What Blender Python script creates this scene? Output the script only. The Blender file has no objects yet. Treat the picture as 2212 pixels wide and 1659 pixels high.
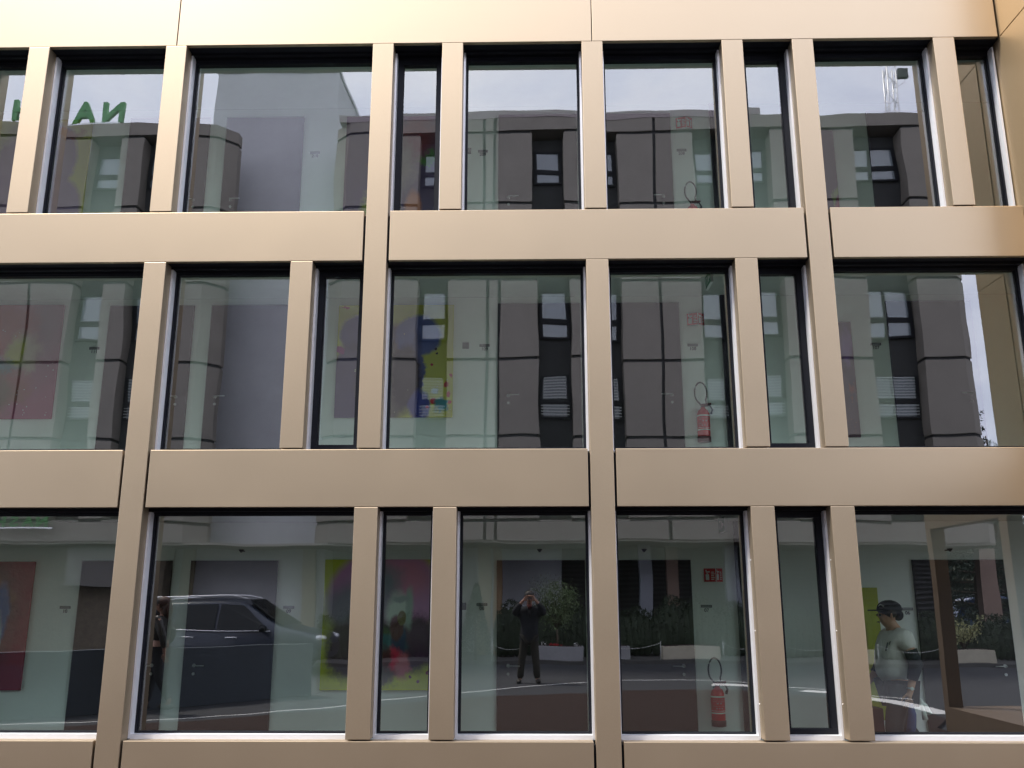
import bpy, bmesh, math, random
from mathutils import Vector, Matrix
R = math.radians
random.seed(7)
sc = bpy.context.scene
col = sc.collection

# ------------------------------------------------------------------ camera
cam = bpy.data.cameras.new('camera'); cam.sensor_width = 36; cam.lens = 36*1931.4/2212
cam.clip_start = 0.02; cam.clip_end = 2000
co = bpy.data.objects.new('camera', cam); col.objects.link(co)
yaw, pit, rol = R(1.016), R(13.498), R(-0.026)
f = Vector((-math.sin(yaw)*math.cos(pit), math.cos(yaw)*math.cos(pit), math.sin(pit)))
r = Vector((math.cos(yaw), math.sin(yaw), 0)); u = r.cross(f)
r2 = r*math.cos(rol)+u*math.sin(rol); u2 = u*math.cos(rol)-r*math.sin(rol)
M4 = Matrix((r2, u2, -f)).transposed().to_4x4(); M4.translation = Vector((0, -8.6, 1.6))
co.matrix_world = M4
sc.camera = co

# ------------------------------------------------------------------ world: overcast daylight
SUN_EL, SUN_AZ = 60, -120            # azimuth measured from +y, clockwise
w = bpy.data.worlds.new("World"); sc.world = w; w.use_nodes = True
nt = w.node_tree; N = nt.nodes; L = nt.links
N.clear()
out = N.new('ShaderNodeOutputWorld'); bg = N.new('ShaderNodeBackground'); bg.inputs[1].default_value = 0.112
sky = N.new('ShaderNodeTexSky'); sky.sky_type = 'NISHITA'; sky.sun_disc = False
sky.sun_elevation = R(SUN_EL); sky.sun_rotation = R(SUN_AZ)
tc = N.new('ShaderNodeTexCoord'); mp = N.new('ShaderNodeMapping'); mp.inputs['Scale'].default_value = (1, 1, 2.2)
L.new(tc.outputs['Generated'], mp.inputs[0])
no = N.new('ShaderNodeTexNoise'); no.inputs['Scale'].default_value = 3.2; no.inputs['Detail'].default_value = 9; no.inputs['Roughness'].default_value = .62; no.inputs['Distortion'].default_value = .4
L.new(mp.outputs[0], no.inputs['Vector'])
cr = N.new('ShaderNodeValToRGB'); L.new(no.outputs[0], cr.inputs[0])
cr.color_ramp.elements[0].position = .30; cr.color_ramp.elements[0].color = (9.2, 10.0, 13.6, 1)
cr.color_ramp.elements[1].position = .68; cr.color_ramp.elements[1].color = (14.8, 15.1, 17.2, 1)
e = cr.color_ramp.elements.new(.47); e.color = (12.2, 12.9, 16.0, 1)
mx = N.new('ShaderNodeMix'); mx.data_type = 'RGBA'; mx.inputs[0].default_value = .9
L.new(sky.outputs[0], mx.inputs[6]); L.new(cr.outputs[0], mx.inputs[7])
L.new(mx.outputs[2], bg.inputs[0]); L.new(bg.outputs[0], out.inputs[0])
sd = bpy.data.lights.new('sun', 'SUN'); sd.energy = 3.6; sd.angle = R(10); sd.color = (1, .95, .87)
so = bpy.data.objects.new('sun', sd); col.objects.link(so)
az = R(SUN_AZ); sdir = Vector((math.sin(az)*math.cos(R(SUN_EL)), math.cos(az)*math.cos(R(SUN_EL)), math.sin(R(SUN_EL))))
so.rotation_euler = sdir.to_track_quat('Z', 'Y').to_euler()
sc.view_settings.view_transform = 'Standard'; sc.view_settings.look = 'None'
sc.view_settings.exposure = 1.03; sc.view_settings.gamma = 1; sc.view_settings.use_curve_mapping = False
sc.cycles.max_bounces = 12; sc.cycles.transparent_max_bounces = 16; sc.cycles.glossy_bounces = 6
sc.cycles.caustics_reflective = False; sc.cycles.use_denoising = True; sc.cycles.sample_clamp_indirect = 8

# ------------------------------------------------------------------ helpers
def tag(o, label=None, cat=None, group=None, kind=None):
    if label: o['label'] = label
    if cat: o['category'] = cat
    if group: o['group'] = group
    if kind: o['kind'] = kind
    return o
def empty(name, loc=(0, 0, 0), label=None, cat=None, group=None, rz=0, kind=None):
    o = bpy.data.objects.new(name, None); col.objects.link(o); o.location = loc; o.rotation_euler = (0, 0, rz)
    o.empty_display_size = .2
    return tag(o, label, cat, group, kind)
class MB:
    def __init__(s): s.bm = bmesh.new()
    def box(s, x0, x1, y0, y1, z0, z1, mi=0):
        vs = [s.bm.verts.new(p) for p in ((x0,y0,z0),(x1,y0,z0),(x1,y1,z0),(x0,y1,z0),(x0,y0,z1),(x1,y0,z1),(x1,y1,z1),(x0,y1,z1))]
        for k, q in enumerate(((3,2,1,0),(4,5,6,7),(0,1,5,4),(1,2,6,5),(2,3,7,6),(3,0,4,7))):
            fc = s.bm.faces.new([vs[i] for i in q]); fc.material_index = mi
        return vs
    def prism(s, pts, z0, z1, mi=0):      # pts in xy, ccw
        a = [s.bm.verts.new((x, y, z0)) for x, y in pts]; b = [s.bm.verts.new((x, y, z1)) for x, y in pts]; n = len(pts)
        s.bm.faces.new(a[::-1]).material_index = mi; s.bm.faces.new(b).material_index = mi
        for i in range(n): s.bm.faces.new((a[i], a[(i+1) % n], b[(i+1) % n], b[i])).material_index = mi
    def plate(s, pts, y0, y1, mi=0):      # pts in xz
        a = [s.bm.verts.new((x, y0, z)) for x, z in pts]; b = [s.bm.verts.new((x, y1, z)) for x, z in pts]; n = len(pts)
        s.bm.faces.new(a).material_index = mi; s.bm.faces.new(b[::-1]).material_index = mi
        for i in range(n): s.bm.faces.new((a[(i+1) % n], a[i], b[i], b[(i+1) % n])).material_index = mi
    def tube(s, pts, rad, n=10, cap=True, mi=0):
        rings = []; P = [Vector(p) for p in pts]; up = Vector((0, 0, 1))
        for i, p in enumerate(P):
            d = (P[min(i+1, len(P)-1)]-P[max(i-1, 0)]).normalized()
            a = d.cross(up if abs(d.z) < .9 else Vector((1, 0, 0))).normalized(); b = d.cross(a).normalized()
            rr = rad[i] if isinstance(rad, (list, tuple)) else rad
            rings.append([s.bm.verts.new(p+rr*(a*math.cos(t)+b*math.sin(t))) for t in [2*math.pi*k/n for k in range(n)]])
        for i in range(len(rings)-1):
            for k in range(n):
                fc = s.bm.faces.new((rings[i][k], rings[i][(k+1) % n], rings[i+1][(k+1) % n], rings[i+1][k])); fc.smooth = True; fc.material_index = mi
        if cap:
            s.bm.faces.new(rings[0][::-1]).material_index = mi; s.bm.faces.new(rings[-1]).material_index = mi
    def lathe(s, prof, c=(0, 0), n=24, mi=0):  # prof (r,z)
        rings = [[s.bm.verts.new((c[0]+rr*math.cos(2*math.pi*k/n), c[1]+rr*math.sin(2*math.pi*k/n), z)) for k in range(n)] for rr, z in prof]
        for i in range(len(rings)-1):
            for k in range(n):
                fc = s.bm.faces.new((rings[i][k], rings[i][(k+1) % n], rings[i+1][(k+1) % n], rings[i+1][k])); fc.smooth = True; fc.material_index = mi
        s.bm.faces.new(rings[0][::-1]).material_index = mi; s.bm.faces.new(rings[-1]).material_index = mi
    def ball(s, c, rx, ry=None, rz=None, seg=14, mi=0):
        ry = ry or rx; rz = rz or rx
        ret = bmesh.ops.create_uvsphere(s.bm, u_segments=seg, v_segments=seg//2+2, radius=1, matrix=Matrix.Translation(c) @ Matrix.Diagonal((rx, ry, rz, 1)))
        for v in ret['verts']:
            for fc in v.link_faces: fc.smooth = True; fc.material_index = mi
    def quad(s, pts, mi=0):
        fc = s.bm.faces.new([s.bm.verts.new(p) for p in pts]); fc.material_index = mi
    def build(s, name, mats, parent=None, loc=None, bevel=0, fix=True):
        if fix: bmesh.ops.recalc_face_normals(s.bm, faces=s.bm.faces)
        me = bpy.data.meshes.new(name); s.bm.to_mesh(me); s.bm.free()
        for m in (mats if isinstance(mats, (list, tuple)) else [mats]): me.materials.append(m)
        o = bpy.data.objects.new(name, me); col.objects.link(o)
        if parent: o.parent = parent
        if loc: o.location = loc
        if bevel:
            b = o.modifiers.new('bevel', 'BEVEL'); b.width = bevel; b.segments = 2; b.limit_method = 'ANGLE'; b.angle_limit = R(40)
        return o
def copy_tree(o, parent=None):
    c = o.copy(); col.objects.link(c); c.parent = parent
    for ch in list(o.children): copy_tree(ch, c)
    return c
def text(name, s, size, loc, rot, mat, parent=None, ext=.002, bold=0):
    cu = bpy.data.curves.new(name, 'FONT'); cu.body = s; cu.size = size; cu.extrude = ext; cu.align_x = 'CENTER'; cu.offset = bold
    t = bpy.data.objects.new(name, cu); col.objects.link(t)
    bpy.context.view_layer.update()
    me = bpy.data.meshes.new_from_object(t.evaluated_get(bpy.context.evaluated_depsgraph_get()))
    bpy.data.objects.remove(t)
    me.name = name; me.materials.clear(); me.materials.append(mat)
    o = bpy.data.objects.new(name, me); col.objects.link(o); o.location = loc; o.rotation_euler = rot; o.parent = parent
    return o

# ------------------------------------------------------------------ materials
def mat(name, c, rough=.6, metal=0, noise=0, nscale=8, bump=0, bscale=40, spec=.5, coat=0, nr=0, stretch=None):
    m = bpy.data.materials.new(name); m.use_nodes = True; t = m.node_tree; b = t.nodes['Principled BSDF']
    b.inputs['Base Color'].default_value = (*c, 1); b.inputs['Roughness'].default_value = rough; b.inputs['Metallic'].default_value = metal
    b.inputs['Specular IOR Level'].default_value = spec; b.inputs['Coat Weight'].default_value = coat; b.inputs['Coat Roughness'].default_value = .05
    if noise or bump or nr:
        tc = t.nodes.new('ShaderNodeTexCoord'); vec = tc.outputs['Object']
        if stretch:
            mp = t.nodes.new('ShaderNodeMapping'); mp.inputs['Scale'].default_value = stretch; t.links.new(vec, mp.inputs[0]); vec = mp.outputs[0]
    if noise:
        n = t.nodes.new('ShaderNodeTexNoise'); n.inputs['Scale'].default_value = nscale; n.inputs['Detail'].default_value = 8; n.inputs['Roughness'].default_value = .65
        t.links.new(vec, n.inputs['Vector'])
        k = t.nodes.new('ShaderNodeMapRange'); k.inputs[1].default_value = .25; k.inputs[2].default_value = .75; k.inputs[3].default_value = 1-noise; k.inputs[4].default_value = 1+noise
        t.links.new(n.outputs[0], k.inputs[0])
        v = t.nodes.new('ShaderNodeVectorMath'); v.operation = 'SCALE'; v.inputs[0].default_value = c; t.links.new(k.outputs[0], v.inputs['Scale'])
        t.links.new(v.outputs[0], b.inputs['Base Color'])
    if nr:
        n = t.nodes.new('ShaderNodeTexNoise'); n.inputs['Scale'].default_value = 1.3; n.inputs['Detail'].default_value = 3
        t.links.new(vec, n.inputs['Vector'])
        k = t.nodes.new('ShaderNodeMapRange'); k.inputs[3].default_value = rough-nr; k.inputs[4].default_value = rough+nr
        t.links.new(n.outputs[0], k.inputs[0]); t.links.new(k.outputs[0], b.inputs['Roughness'])
    if bump:
        n = t.nodes.new('ShaderNodeTexNoise'); n.inputs['Scale'].default_value = bscale; n.inputs['Detail'].default_value = 6
        t.links.new(vec, n.inputs['Vector'])
        bp = t.nodes.new('ShaderNodeBump'); bp.inputs['Distance'].default_value = bump; t.links.new(n.outputs[0], bp.inputs['Height'])
        t.links.new(bp.outputs[0], b.inputs['Normal'])
    return m
GOLD = mat('champagne_metal', (.455, .362, .250), .48, .88, noise=.05, nscale=160, bump=.0004, bscale=260, nr=.04)
for _m in (GOLD,):
    _t = _m.node_tree; _b = _t.nodes['Principled BSDF']; _src = _b.inputs['Base Color'].links[0].from_socket
    _oi = _t.nodes.new('ShaderNodeObjectInfo'); _k = _t.nodes.new('ShaderNodeMapRange'); _k.inputs[3].default_value = .965; _k.inputs[4].default_value = 1.035
    _t.links.new(_oi.outputs['Random'], _k.inputs[0]); _v = _t.nodes.new('ShaderNodeVectorMath'); _v.operation = 'SCALE'
    _t.links.new(_src, _v.inputs[0]); _t.links.new(_k.outputs[0], _v.inputs['Scale']); _t.links.new(_v.outputs[0], _b.inputs['Base Color'])
GOLD2 = mat('gold_metal', (.50, .365, .21), .48, .8, noise=.04, nscale=160, bump=.0004, bscale=260, nr=.04)
SILVER = mat('silver_metal', (.90, .90, .92), .35, .4, noise=.03)
BLACK = mat('black_frame', (.007, .008, .012), .5, 0, noise=.1, spec=.2)
SOFFIT = mat('dark_soffit', (.010, .012, .018), .6, 0, noise=.15, spec=.2)
WALLW = mat('white_plaster', (.88, .89, .86), .8, 0, noise=.03, nscale=3, bump=.0006, bscale=150)
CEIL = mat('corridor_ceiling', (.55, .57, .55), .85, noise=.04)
FLOORI = mat('corridor_floor', (.84, .85, .80), .5, noise=.05)
DOOR = mat('taupe_door', (.022, .018, .020), .5, noise=.06, nscale=5, spec=.15)
STEEL = mat('brushed_steel', (.45, .45, .45), .4, 1)
def glass_mat(name, refl, tint, wav=True):
    m = bpy.data.materials.new(name); m.use_nodes = True; t = m.node_tree; t.nodes.clear()
    o = t.nodes.new('ShaderNodeOutputMaterial'); mix = t.nodes.new('ShaderNodeMixShader')
    tr = t.nodes.new('ShaderNodeBsdfTransparent'); tr.inputs[0].default_value = (*tint, 1)
    gl = t.nodes.new('ShaderNodeBsdfGlossy'); gl.inputs['Roughness'].default_value = 0.0; gl.inputs[0].default_value = (1, .985, .96, 1)
    lw = t.nodes.new('ShaderNodeLayerWeight'); lw.inputs[0].default_value = .5
    fr = t.nodes.new('ShaderNodeMath'); fr.operation = 'POWER'; fr.inputs[1].default_value = 4; t.links.new(lw.outputs['Facing'], fr.inputs[0])
    ad = t.nodes.new('ShaderNodeMath'); ad.operation = 'ADD'; ad.inputs[1].default_value = refl; ad.use_clamp = True
    t.links.new(fr.outputs[0], ad.inputs[0]); t.links.new(ad.outputs[0], mix.inputs[0])
    t.links.new(tr.outputs[0], mix.inputs[1]); t.links.new(gl.outputs[0], mix.inputs[2]); t.links.new(mix.outputs[0], o.inputs[0])
    if wav:
        tc = t.nodes.new('ShaderNodeTexCoord'); n = t.nodes.new('ShaderNodeTexNoise'); n.inputs['Scale'].default_value = .9; n.inputs['Detail'].default_value = 1.2
        t.links.new(tc.outputs['Object'], n.inputs['Vector'])
        bp = t.nodes.new('ShaderNodeBump'); bp.inputs['Distance'].default_value = .0027; t.links.new(n.outputs[0], bp.inputs['Height']); t.links.new(bp.outputs[0], gl.inputs['Normal'])
    return m
GLASS = glass_mat('coated_glass', .195, (.885, 1.0, .915))
CLEAR = bpy.data.materials.new('clear_back'); CLEAR.use_nodes = True
_t = CLEAR.node_tree; _t.nodes.clear(); _o = _t.nodes.new('ShaderNodeOutputMaterial'); _b = _t.nodes.new('ShaderNodeBsdfTransparent'); _b.inputs[0].default_value = (.97, .99, .98, 1); _t.links.new(_b.outputs[0], _o.inputs[0])

# ------------------------------------------------------------------ facade grid
X0, MO, CW = -1.668, .7579, .226
def kx(k): return X0+MO*k
Z = dict(b3=(-.30, .343), b2=(2.458, 3.017), b1=(4.976, 5.524), b0=(7.498, 8.95))
WING = 5.11
XL = -9.6
bld = empty('gold_clad_building', (0, 0, 0), 'modern building clad in champagne gold metal panels with large dark framed windows', 'building')
def gold_box(name, x0, x1, z0, z1, y0=0, y1=.05, m=None, lab=None):
    b = MB(); b.box(x0, x1, y0, y1, z0, z1); o = b.build(name, m or GOLD, bld, bevel=.004)
    if lab: o['label'] = lab
    return o
G = .024
# top band, joints over the centre of columns -3 and 3
for a, b_ in ((XL, kx(-9)), (kx(-9), kx(-3)+.113), (kx(-3)+.113, kx(3)+.113), (kx(3)+.113, WING-.012)):
    gold_box('cladding_panel', a+.005, b_-.005, Z['b0'][0], Z['b0'][1])
conts = dict(b1=(-6, 0, 6), b2=(-9, -3, 3), b3=(-9, -3, 3))
for key, ks in conts.items():
    z0, z1 = Z[key]; xs = [XL]
    edges = []; cur = XL
    for k in ks:
        edges.append((cur, kx(k)-G)); cur = kx(k)+CW+G
    edges.append((cur, WING-.012))
    for a, b_ in edges:
        if b_-a < .2: continue
        gold_box('beam_panel', a, b_, z0, z1)
        mb = MB(); mb.box(a, b_, .0525, .148, z1-.03, z1-.004)   # ledge on top of the beam
        mb.build('ledge', GOLD, bld)
# continuous columns and short columns
FL = dict(top=(Z['b1'][1], Z['b0'][0]), mid=(Z['b2'][1], Z['b1'][0]), bot=(Z['b3'][1], Z['b2'][0]))
COLS = dict(top=[-10, -8, -7, -5, -3, 0, 1, 3, 5, 6, 8], mid=[-9, -8, -6, -3, -1, 0, 3, 5, 6], bot=[-9, -6, -3, 0, 1, 3, 5, 6])
cont_z = {-6: (Z['b2'][1]+.012, Z['b0'][0]-.004), 0: (Z['b2'][1]+.012, Z['b0'][0]-.004), 6: (Z['b2'][1]+.012, Z['b0'][0]-.004),
          -9: (-.30, Z['b1'][0]-.004), -3: (-.30, Z['b1'][0]-.004), 3: (-.30, Z['b1'][0]-.004)}
done = set()
for fl, ks in COLS.items():
    for k in ks:
        x = kx(k); is_c = k in cont_z and ((k in (-6, 0, 6) and fl in ('top', 'mid')) or (k in (-9, -3, 3) and fl in ('mid', 'bot')))
        if is_c:
            if k in done: continue
            done.add(k); z0, z1 = cont_z[k]
        else: z0, z1 = FL[fl][0]+.014, FL[fl][1]-.004
        b = MB(); b.box(x, x+CW, -.002, .145, z0, z1); c = b.build('column', GOLD, bld, bevel=.004)
        # tiny rivets down the side
        if fl == 'bot' and k in (5, 6):
            for zz in (z0+.30, z0+.95, z0+1.60):
                rv = MB(); rv.ball((x-.002, .11, zz), .006, seg=6); rv.build('rivet', SILVER, c)
# backing behind beams (dark core and soffits)
for key in Z:
    z0, z1 = Z[key]
    b = MB(); b.box(XL, WING+.4, .056, .34, z0+.003, z1-.034 if key != 'b0' else z1); b.build('soffit', SOFFIT, bld)
    if key != 'b3':
        s = MB(); s.box(XL, WING-.02, .15, .20, z0-.028, z0-.001); s.box(XL, WING-.02, .225, .24, z0-.045, z0-.001); s.build('blind_guide', BLACK, bld)
def window(fl, xa, xb, thick=False):
    z0, z1 = FL[fl]; FT = .062 if thick else .020
    a, b_ = xa+.018, xb-.018
    y0, y1 = .236, .31
    mb = MB(); ft = .085 if fl == 'top' else .06
    mb.box(a, b_, y0, y1, z1-ft-(.03 if thick else 0), z1+.0); mb.box(a, b_, y0, y1, z0-.02, z0+(.085 if thick else .05) if fl != 'top' else z0+.03)
    zb = z0+(.085 if thick else .05) if fl != 'top' else z0+.03; zt = z1-ft-(.03 if thick else 0)
    mb.box(a, a+FT, y0, y1, zb+.0005, zt-.0005); mb.box(b_-FT, b_, y0, y1, zb+.0005, zt-.0005)
    # inner rebate
    mb.box(a+FT, a+FT+.006, y0+.018, y1, zb, zt); mb.box(b_-FT-.006, b_-FT, y0+.018, y1, zb, zt)
    fr = mb.build('window', BLACK, bld)
    # silver jambs and sill
    for ja, jb_ in ((xa+.0005, xa+.020), (xb-.020, xb-.0005)):
        jb = MB(); jb.box(ja, jb_, .146, .235, z0+.0, z1-.03); jb.build('jamb', SILVER, fr)
    sl = MB(); sl.box(xa+.0205, xb-.0205, .150, .235, z0-.02, z0+.036 if fl == 'bot' else z0+.004); sl.build('sill', SILVER, fr)
    gl = MB(); cx, cz = (a+b_)/2, (zb+zt)/2
    hw, hh = (b_-a)/2-FT-.002, (zt-zb)/2-.001
    vs = gl.box(-hw-.001, hw+.001, 0, .024, -hh-.01, hh+.01, 1)
    gl.bm.faces.ensure_lookup_table(); gl.bm.faces[2].material_index = 0
    g = gl.build('glass_pane', [GLASS, CLEAR], fr, (cx, .27, cz), fix=False)
    g.rotation_euler = (random.uniform(-.0020, .0020), 0, random.uniform(-.0028, .0028))
thick = {('top', 0), ('top', 5), ('mid', -1), ('mid', 5), ('bot', 5)}
for fl, ks in COLS.items():
    for i, k in enumerate(ks):
        xa = kx(k)+CW; xb = kx(ks[i+1]) if i+1 < len(ks) else WING
        if xb-xa > .3: window(fl, xa, xb, (fl, k) in thick)
        z0, z1 = FL[fl]     # mullion behind column
        m_ = MB(); m_.box(kx(k)-.017, kx(k)+CW+.017, .21, .33, z0, z1); m_.build('mullion', BLACK, bld)
# interior
IW = 1.9
for nm, z0, z1 in (('g', -.17, 2.47), ('1', 2.93, 5.225), ('2', 5.50, 7.84)):
    b = MB(); b.box(XL, 9.5, IW, IW+.2, z0, z1); b.build('interior_wall', WALLW, bld)
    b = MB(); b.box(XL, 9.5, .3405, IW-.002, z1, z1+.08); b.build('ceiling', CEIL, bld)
    b = MB(); b.box(XL, 9.5, .3405, IW-.002, z0-.08, z0); b.build('floor', FLOORI, bld)
    for xx in (XL, 9.3):
        b = MB(); b.box(xx, xx+.2, .345, IW-.004, z0+.002, z1-.002); b.build('end_wall', WALLW, bld)
    # skirting
    b = MB(); b.box(XL+.3, 9.2, IW-.014, IW-.001, z0+.001, z0+.07); b.build('skirting', DOOR, bld)
    # glass partition between corridor and stair hall
    zz0, zz1 = z0+.002, z1-.002
    b = MB(); b.box(2.37, 2.42, IW-.05, IW-.002, zz0, zz1); b.box(2.465, 2.50, IW-.09, IW-.055, zz0, zz1); b.box(2.37, 2.41, .4, .44, zz0, zz1)
    p_ = b.build('partition', BLACK, bld)
# slabs closing the building behind
b = MB(); b.box(XL, WING+4, .35, 9, 8.86, 8.95); b.box(XL, WING+4, 2.15, 2.3, -.3, 8.855); b.build('rear_shell', SOFFIT, bld)
b = MB(); b.box(XL-.3, XL-.002, 0, 9, -.3, 8.95); b.build('left_return', GOLD, bld)
# doors
DZ = {'bot': (-.17, 2.03), 'mid': (2.93, 5.135), 'top': (5.50, 7.71)}
for fl, (z0, z1) in DZ.items():
    for i, (xa, xb) in enumerate(((-5.17, -4.12), (-3.90, -2.89), (-.36, .65), (.85, 1.86), (4.38, 5.41))):
        d = MB(); d.box(xa, xb, IW-.03, IW-.003, z0+.003, z1); dd = d.build('door', DOOR, bld)
        hz = z0+1.04; hx = xa+.13 if i in (1, 2) else xb-.13
        s = 1 if hx < (xa+xb)/2 else -1
        h = MB(); h.tube([(hx, IW-.031, hz), (hx, IW-.085, hz), (hx+.13*s, IW-.09, hz)], .007, 8)
        h.tube([(hx, IW-.031, hz), (hx, IW-.04, hz)], .019, 14); h.tube([(hx, IW-.031, hz-.09), (hx, IW-.042, hz-.09)], .016, 14)
        h.build('handle', STEEL, dd)
# side wing and portal
def box_part(name, m, x0, x1, y0, y1, z0, z1, bev=0, parent=bld):
    b = MB(); b.box(x0, x1, y0, y1, z0, z1); return b.build(name, m, parent, bevel=bev)
wy = -.56
wing = box_part('side_wing', GOLD2, WING+.012, 9.5, wy+.012, .33, 2.47, 8.9)
for z0, z1 in ((7.50, 8.95), (5.535, 7.488), (5.525-.55, 5.523), (3.03, 4.965), (2.46, 3.018)):
    box_part('wing_panel', GOLD2, WING, WING+.0118, wy, -.004, z0, z1, .003, wing)
    box_part('wing_panel', GOLD2, WING+.002, 9.5, wy-.01, wy+.0115, z0, z1, .003, wing)
BRZ = mat('bronze_metal', (.27, .20, .14), .5, .6, noise=.05)
pf = box_part('portal_frame', BRZ, WING, WING+.17, -2.56, wy-.012, 2.46, 3.02, .003)
for y0, y1 in ((-2.56, -2.42), (-.74, wy-.012)): box_part('portal_pillar', BRZ, WING, WING+.17, y0, y1, .322, 2.458, .003, pf)
box_part('portal_base', BRZ, WING, WING+1.6, -2.56, -.01, -.02, .32, .003, pf)

# ------------------------------------------------------------------ things in the corridors
def painting_mat(name, base, blobs, speck=None):
    m = bpy.data.materials.new(name); m.use_nodes = True; t = m.node_tree; b = t.nodes['Principled BSDF']; b.inputs['Roughness'].default_value = .55
    tc = t.nodes.new('ShaderNodeTexCoord'); n = t.nodes.new('ShaderNodeTexNoise'); n.inputs['Scale'].default_value = 5; n.inputs['Detail'].default_value = 7; n.inputs['Roughness'].default_value = .7
    t.links.new(tc.outputs['Generated'], n.inputs['Vector'])
    sb = t.nodes.new('ShaderNodeVectorMath'); sb.operation = 'SUBTRACT'; sb.inputs[1].default_value = (.5, .5, .5); t.links.new(n.outputs['Color'], sb.inputs[0])
    def warp(a):
        s = t.nodes.new('ShaderNodeVectorMath'); s.operation = 'SCALE'; s.inputs['Scale'].default_value = a; t.links.new(sb.outputs[0], s.inputs[0])
        d = t.nodes.new('ShaderNodeVectorMath'); d.operation = 'ADD'; t.links.new(tc.outputs['Generated'], d.inputs[0]); t.links.new(s.outputs[0], d.inputs[1])
        q = t.nodes.new('ShaderNodeVectorMath'); q.operation = 'MULTIPLY'; q.inputs[1].default_value = (1, 0, 1); t.links.new(d.outputs[0], q.inputs[0]); return q.outputs[0]
    W = {}
    def mixc(a_sock, colr, fac_sock):
        x = t.nodes.new('ShaderNodeMix'); x.data_type = 'RGBA'
        if isinstance(a_sock, tuple): x.inputs[6].default_value = (*a_sock, 1)
        else: t.links.new(a_sock, x.inputs[6])
        x.inputs[7].default_value = (*colr, 1); t.links.new(fac_sock, x.inputs[0]); return x.outputs[2]
    cur = base
    for cx, cy, rx, ry, soft, wa, c in blobs:
        if wa not in W: W[wa] = warp(wa)
        s = t.nodes.new('ShaderNodeVectorMath'); s.operation = 'SUBTRACT'; s.inputs[1].default_value = (cx, 0, cy); t.links.new(W[wa], s.inputs[0])
        d = t.nodes.new('ShaderNodeVectorMath'); d.operation = 'DIVIDE'; d.inputs[1].default_value = (rx, 1, ry); t.links.new(s.outputs[0], d.inputs[0])
        l = t.nodes.new('ShaderNodeVectorMath'); l.operation = 'LENGTH'; t.links.new(d.outputs[0], l.inputs[0])
        k = t.nodes.new('ShaderNodeMapRange'); k.interpolation_type = 'SMOOTHSTEP'; k.inputs[1].default_value = 1+soft; k.inputs[2].default_value = 1-soft; k.inputs[3].default_value = 0; k.inputs[4].default_value = 1
        t.links.new(l.outputs['Value'], k.inputs[0]); cur = mixc(cur, c, k.outputs[0])
    if speck:
        v = t.nodes.new('ShaderNodeTexVoronoi'); v.inputs['Scale'].default_value = speck[0]; t.links.new(tc.outputs['Generated'], v.inputs['Vector'])
        k = t.nodes.new('ShaderNodeMath'); k.operation = 'LESS_THAN'; k.inputs[1].default_value = speck[1]; t.links.new(v.outputs['Distance'], k.inputs[0])
        n2 = t.nodes.new('ShaderNodeTexNoise'); n2.inputs['Scale'].default_value = 1.7; t.links.new(tc.outputs['Generated'], n2.inputs['Vector'])
        g = t.nodes.new('ShaderNodeMath'); g.operation = 'GREATER_THAN'; g.inputs[1].default_value = .53; t.links.new(n2.outputs[0], g.inputs[0])
        mm = t.nodes.new('ShaderNodeMath'); mm.operation = 'MULTIPLY'; t.links.new(k.outputs[0], mm.inputs[0]); t.links.new(g.outputs[0], mm.inputs[1])
        cur = mixc(cur, speck[2], mm.outputs[0])
    t.links.new(cur, b.inputs['Base Color'])
    return m
def painting(label, xa, xb, z0, z1, base, blobs, speck=None):
    b = MB(); b.box(xa, xb, IW-.035, IW-.004, z0, z1)
    o = b.build('painting', painting_mat('paint_'+label[:14].replace(' ', '_'), base, blobs, speck)); tag(o, label, 'painting', 'abstract paintings along the corridors')
OL, PU, CR, NV, TE, WH, DK = (.66, .70, .03), (.20, .15, .26), (.42, .03, .06), (.02, .04, .13), (.03, .17, .20), (.55, .62, .55), (.035, .02, .04)
painting('large crimson and brown canvas with a bright blue patch, ground floor left of the doors', -7.1, -5.72, .60, 2.02, (.34, .012, .035),
    [(.55, .62, .35, .42, .5, .25, (.10, .035, .03)), (.35, .25, .4, .3, .3, .2, (.06, .03, .05)), (.70, .72, .18, .10, .5, .3, (.30, .12, .05)), (.76, .60, .075, .22, .25, .08, (.04, .13, .42)), (.74, .42, .05, .18, .3, .1, (.35, .45, .60)), (.84, .10, .28, .10, .3, .15, (.30, .02, .06))])
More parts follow.
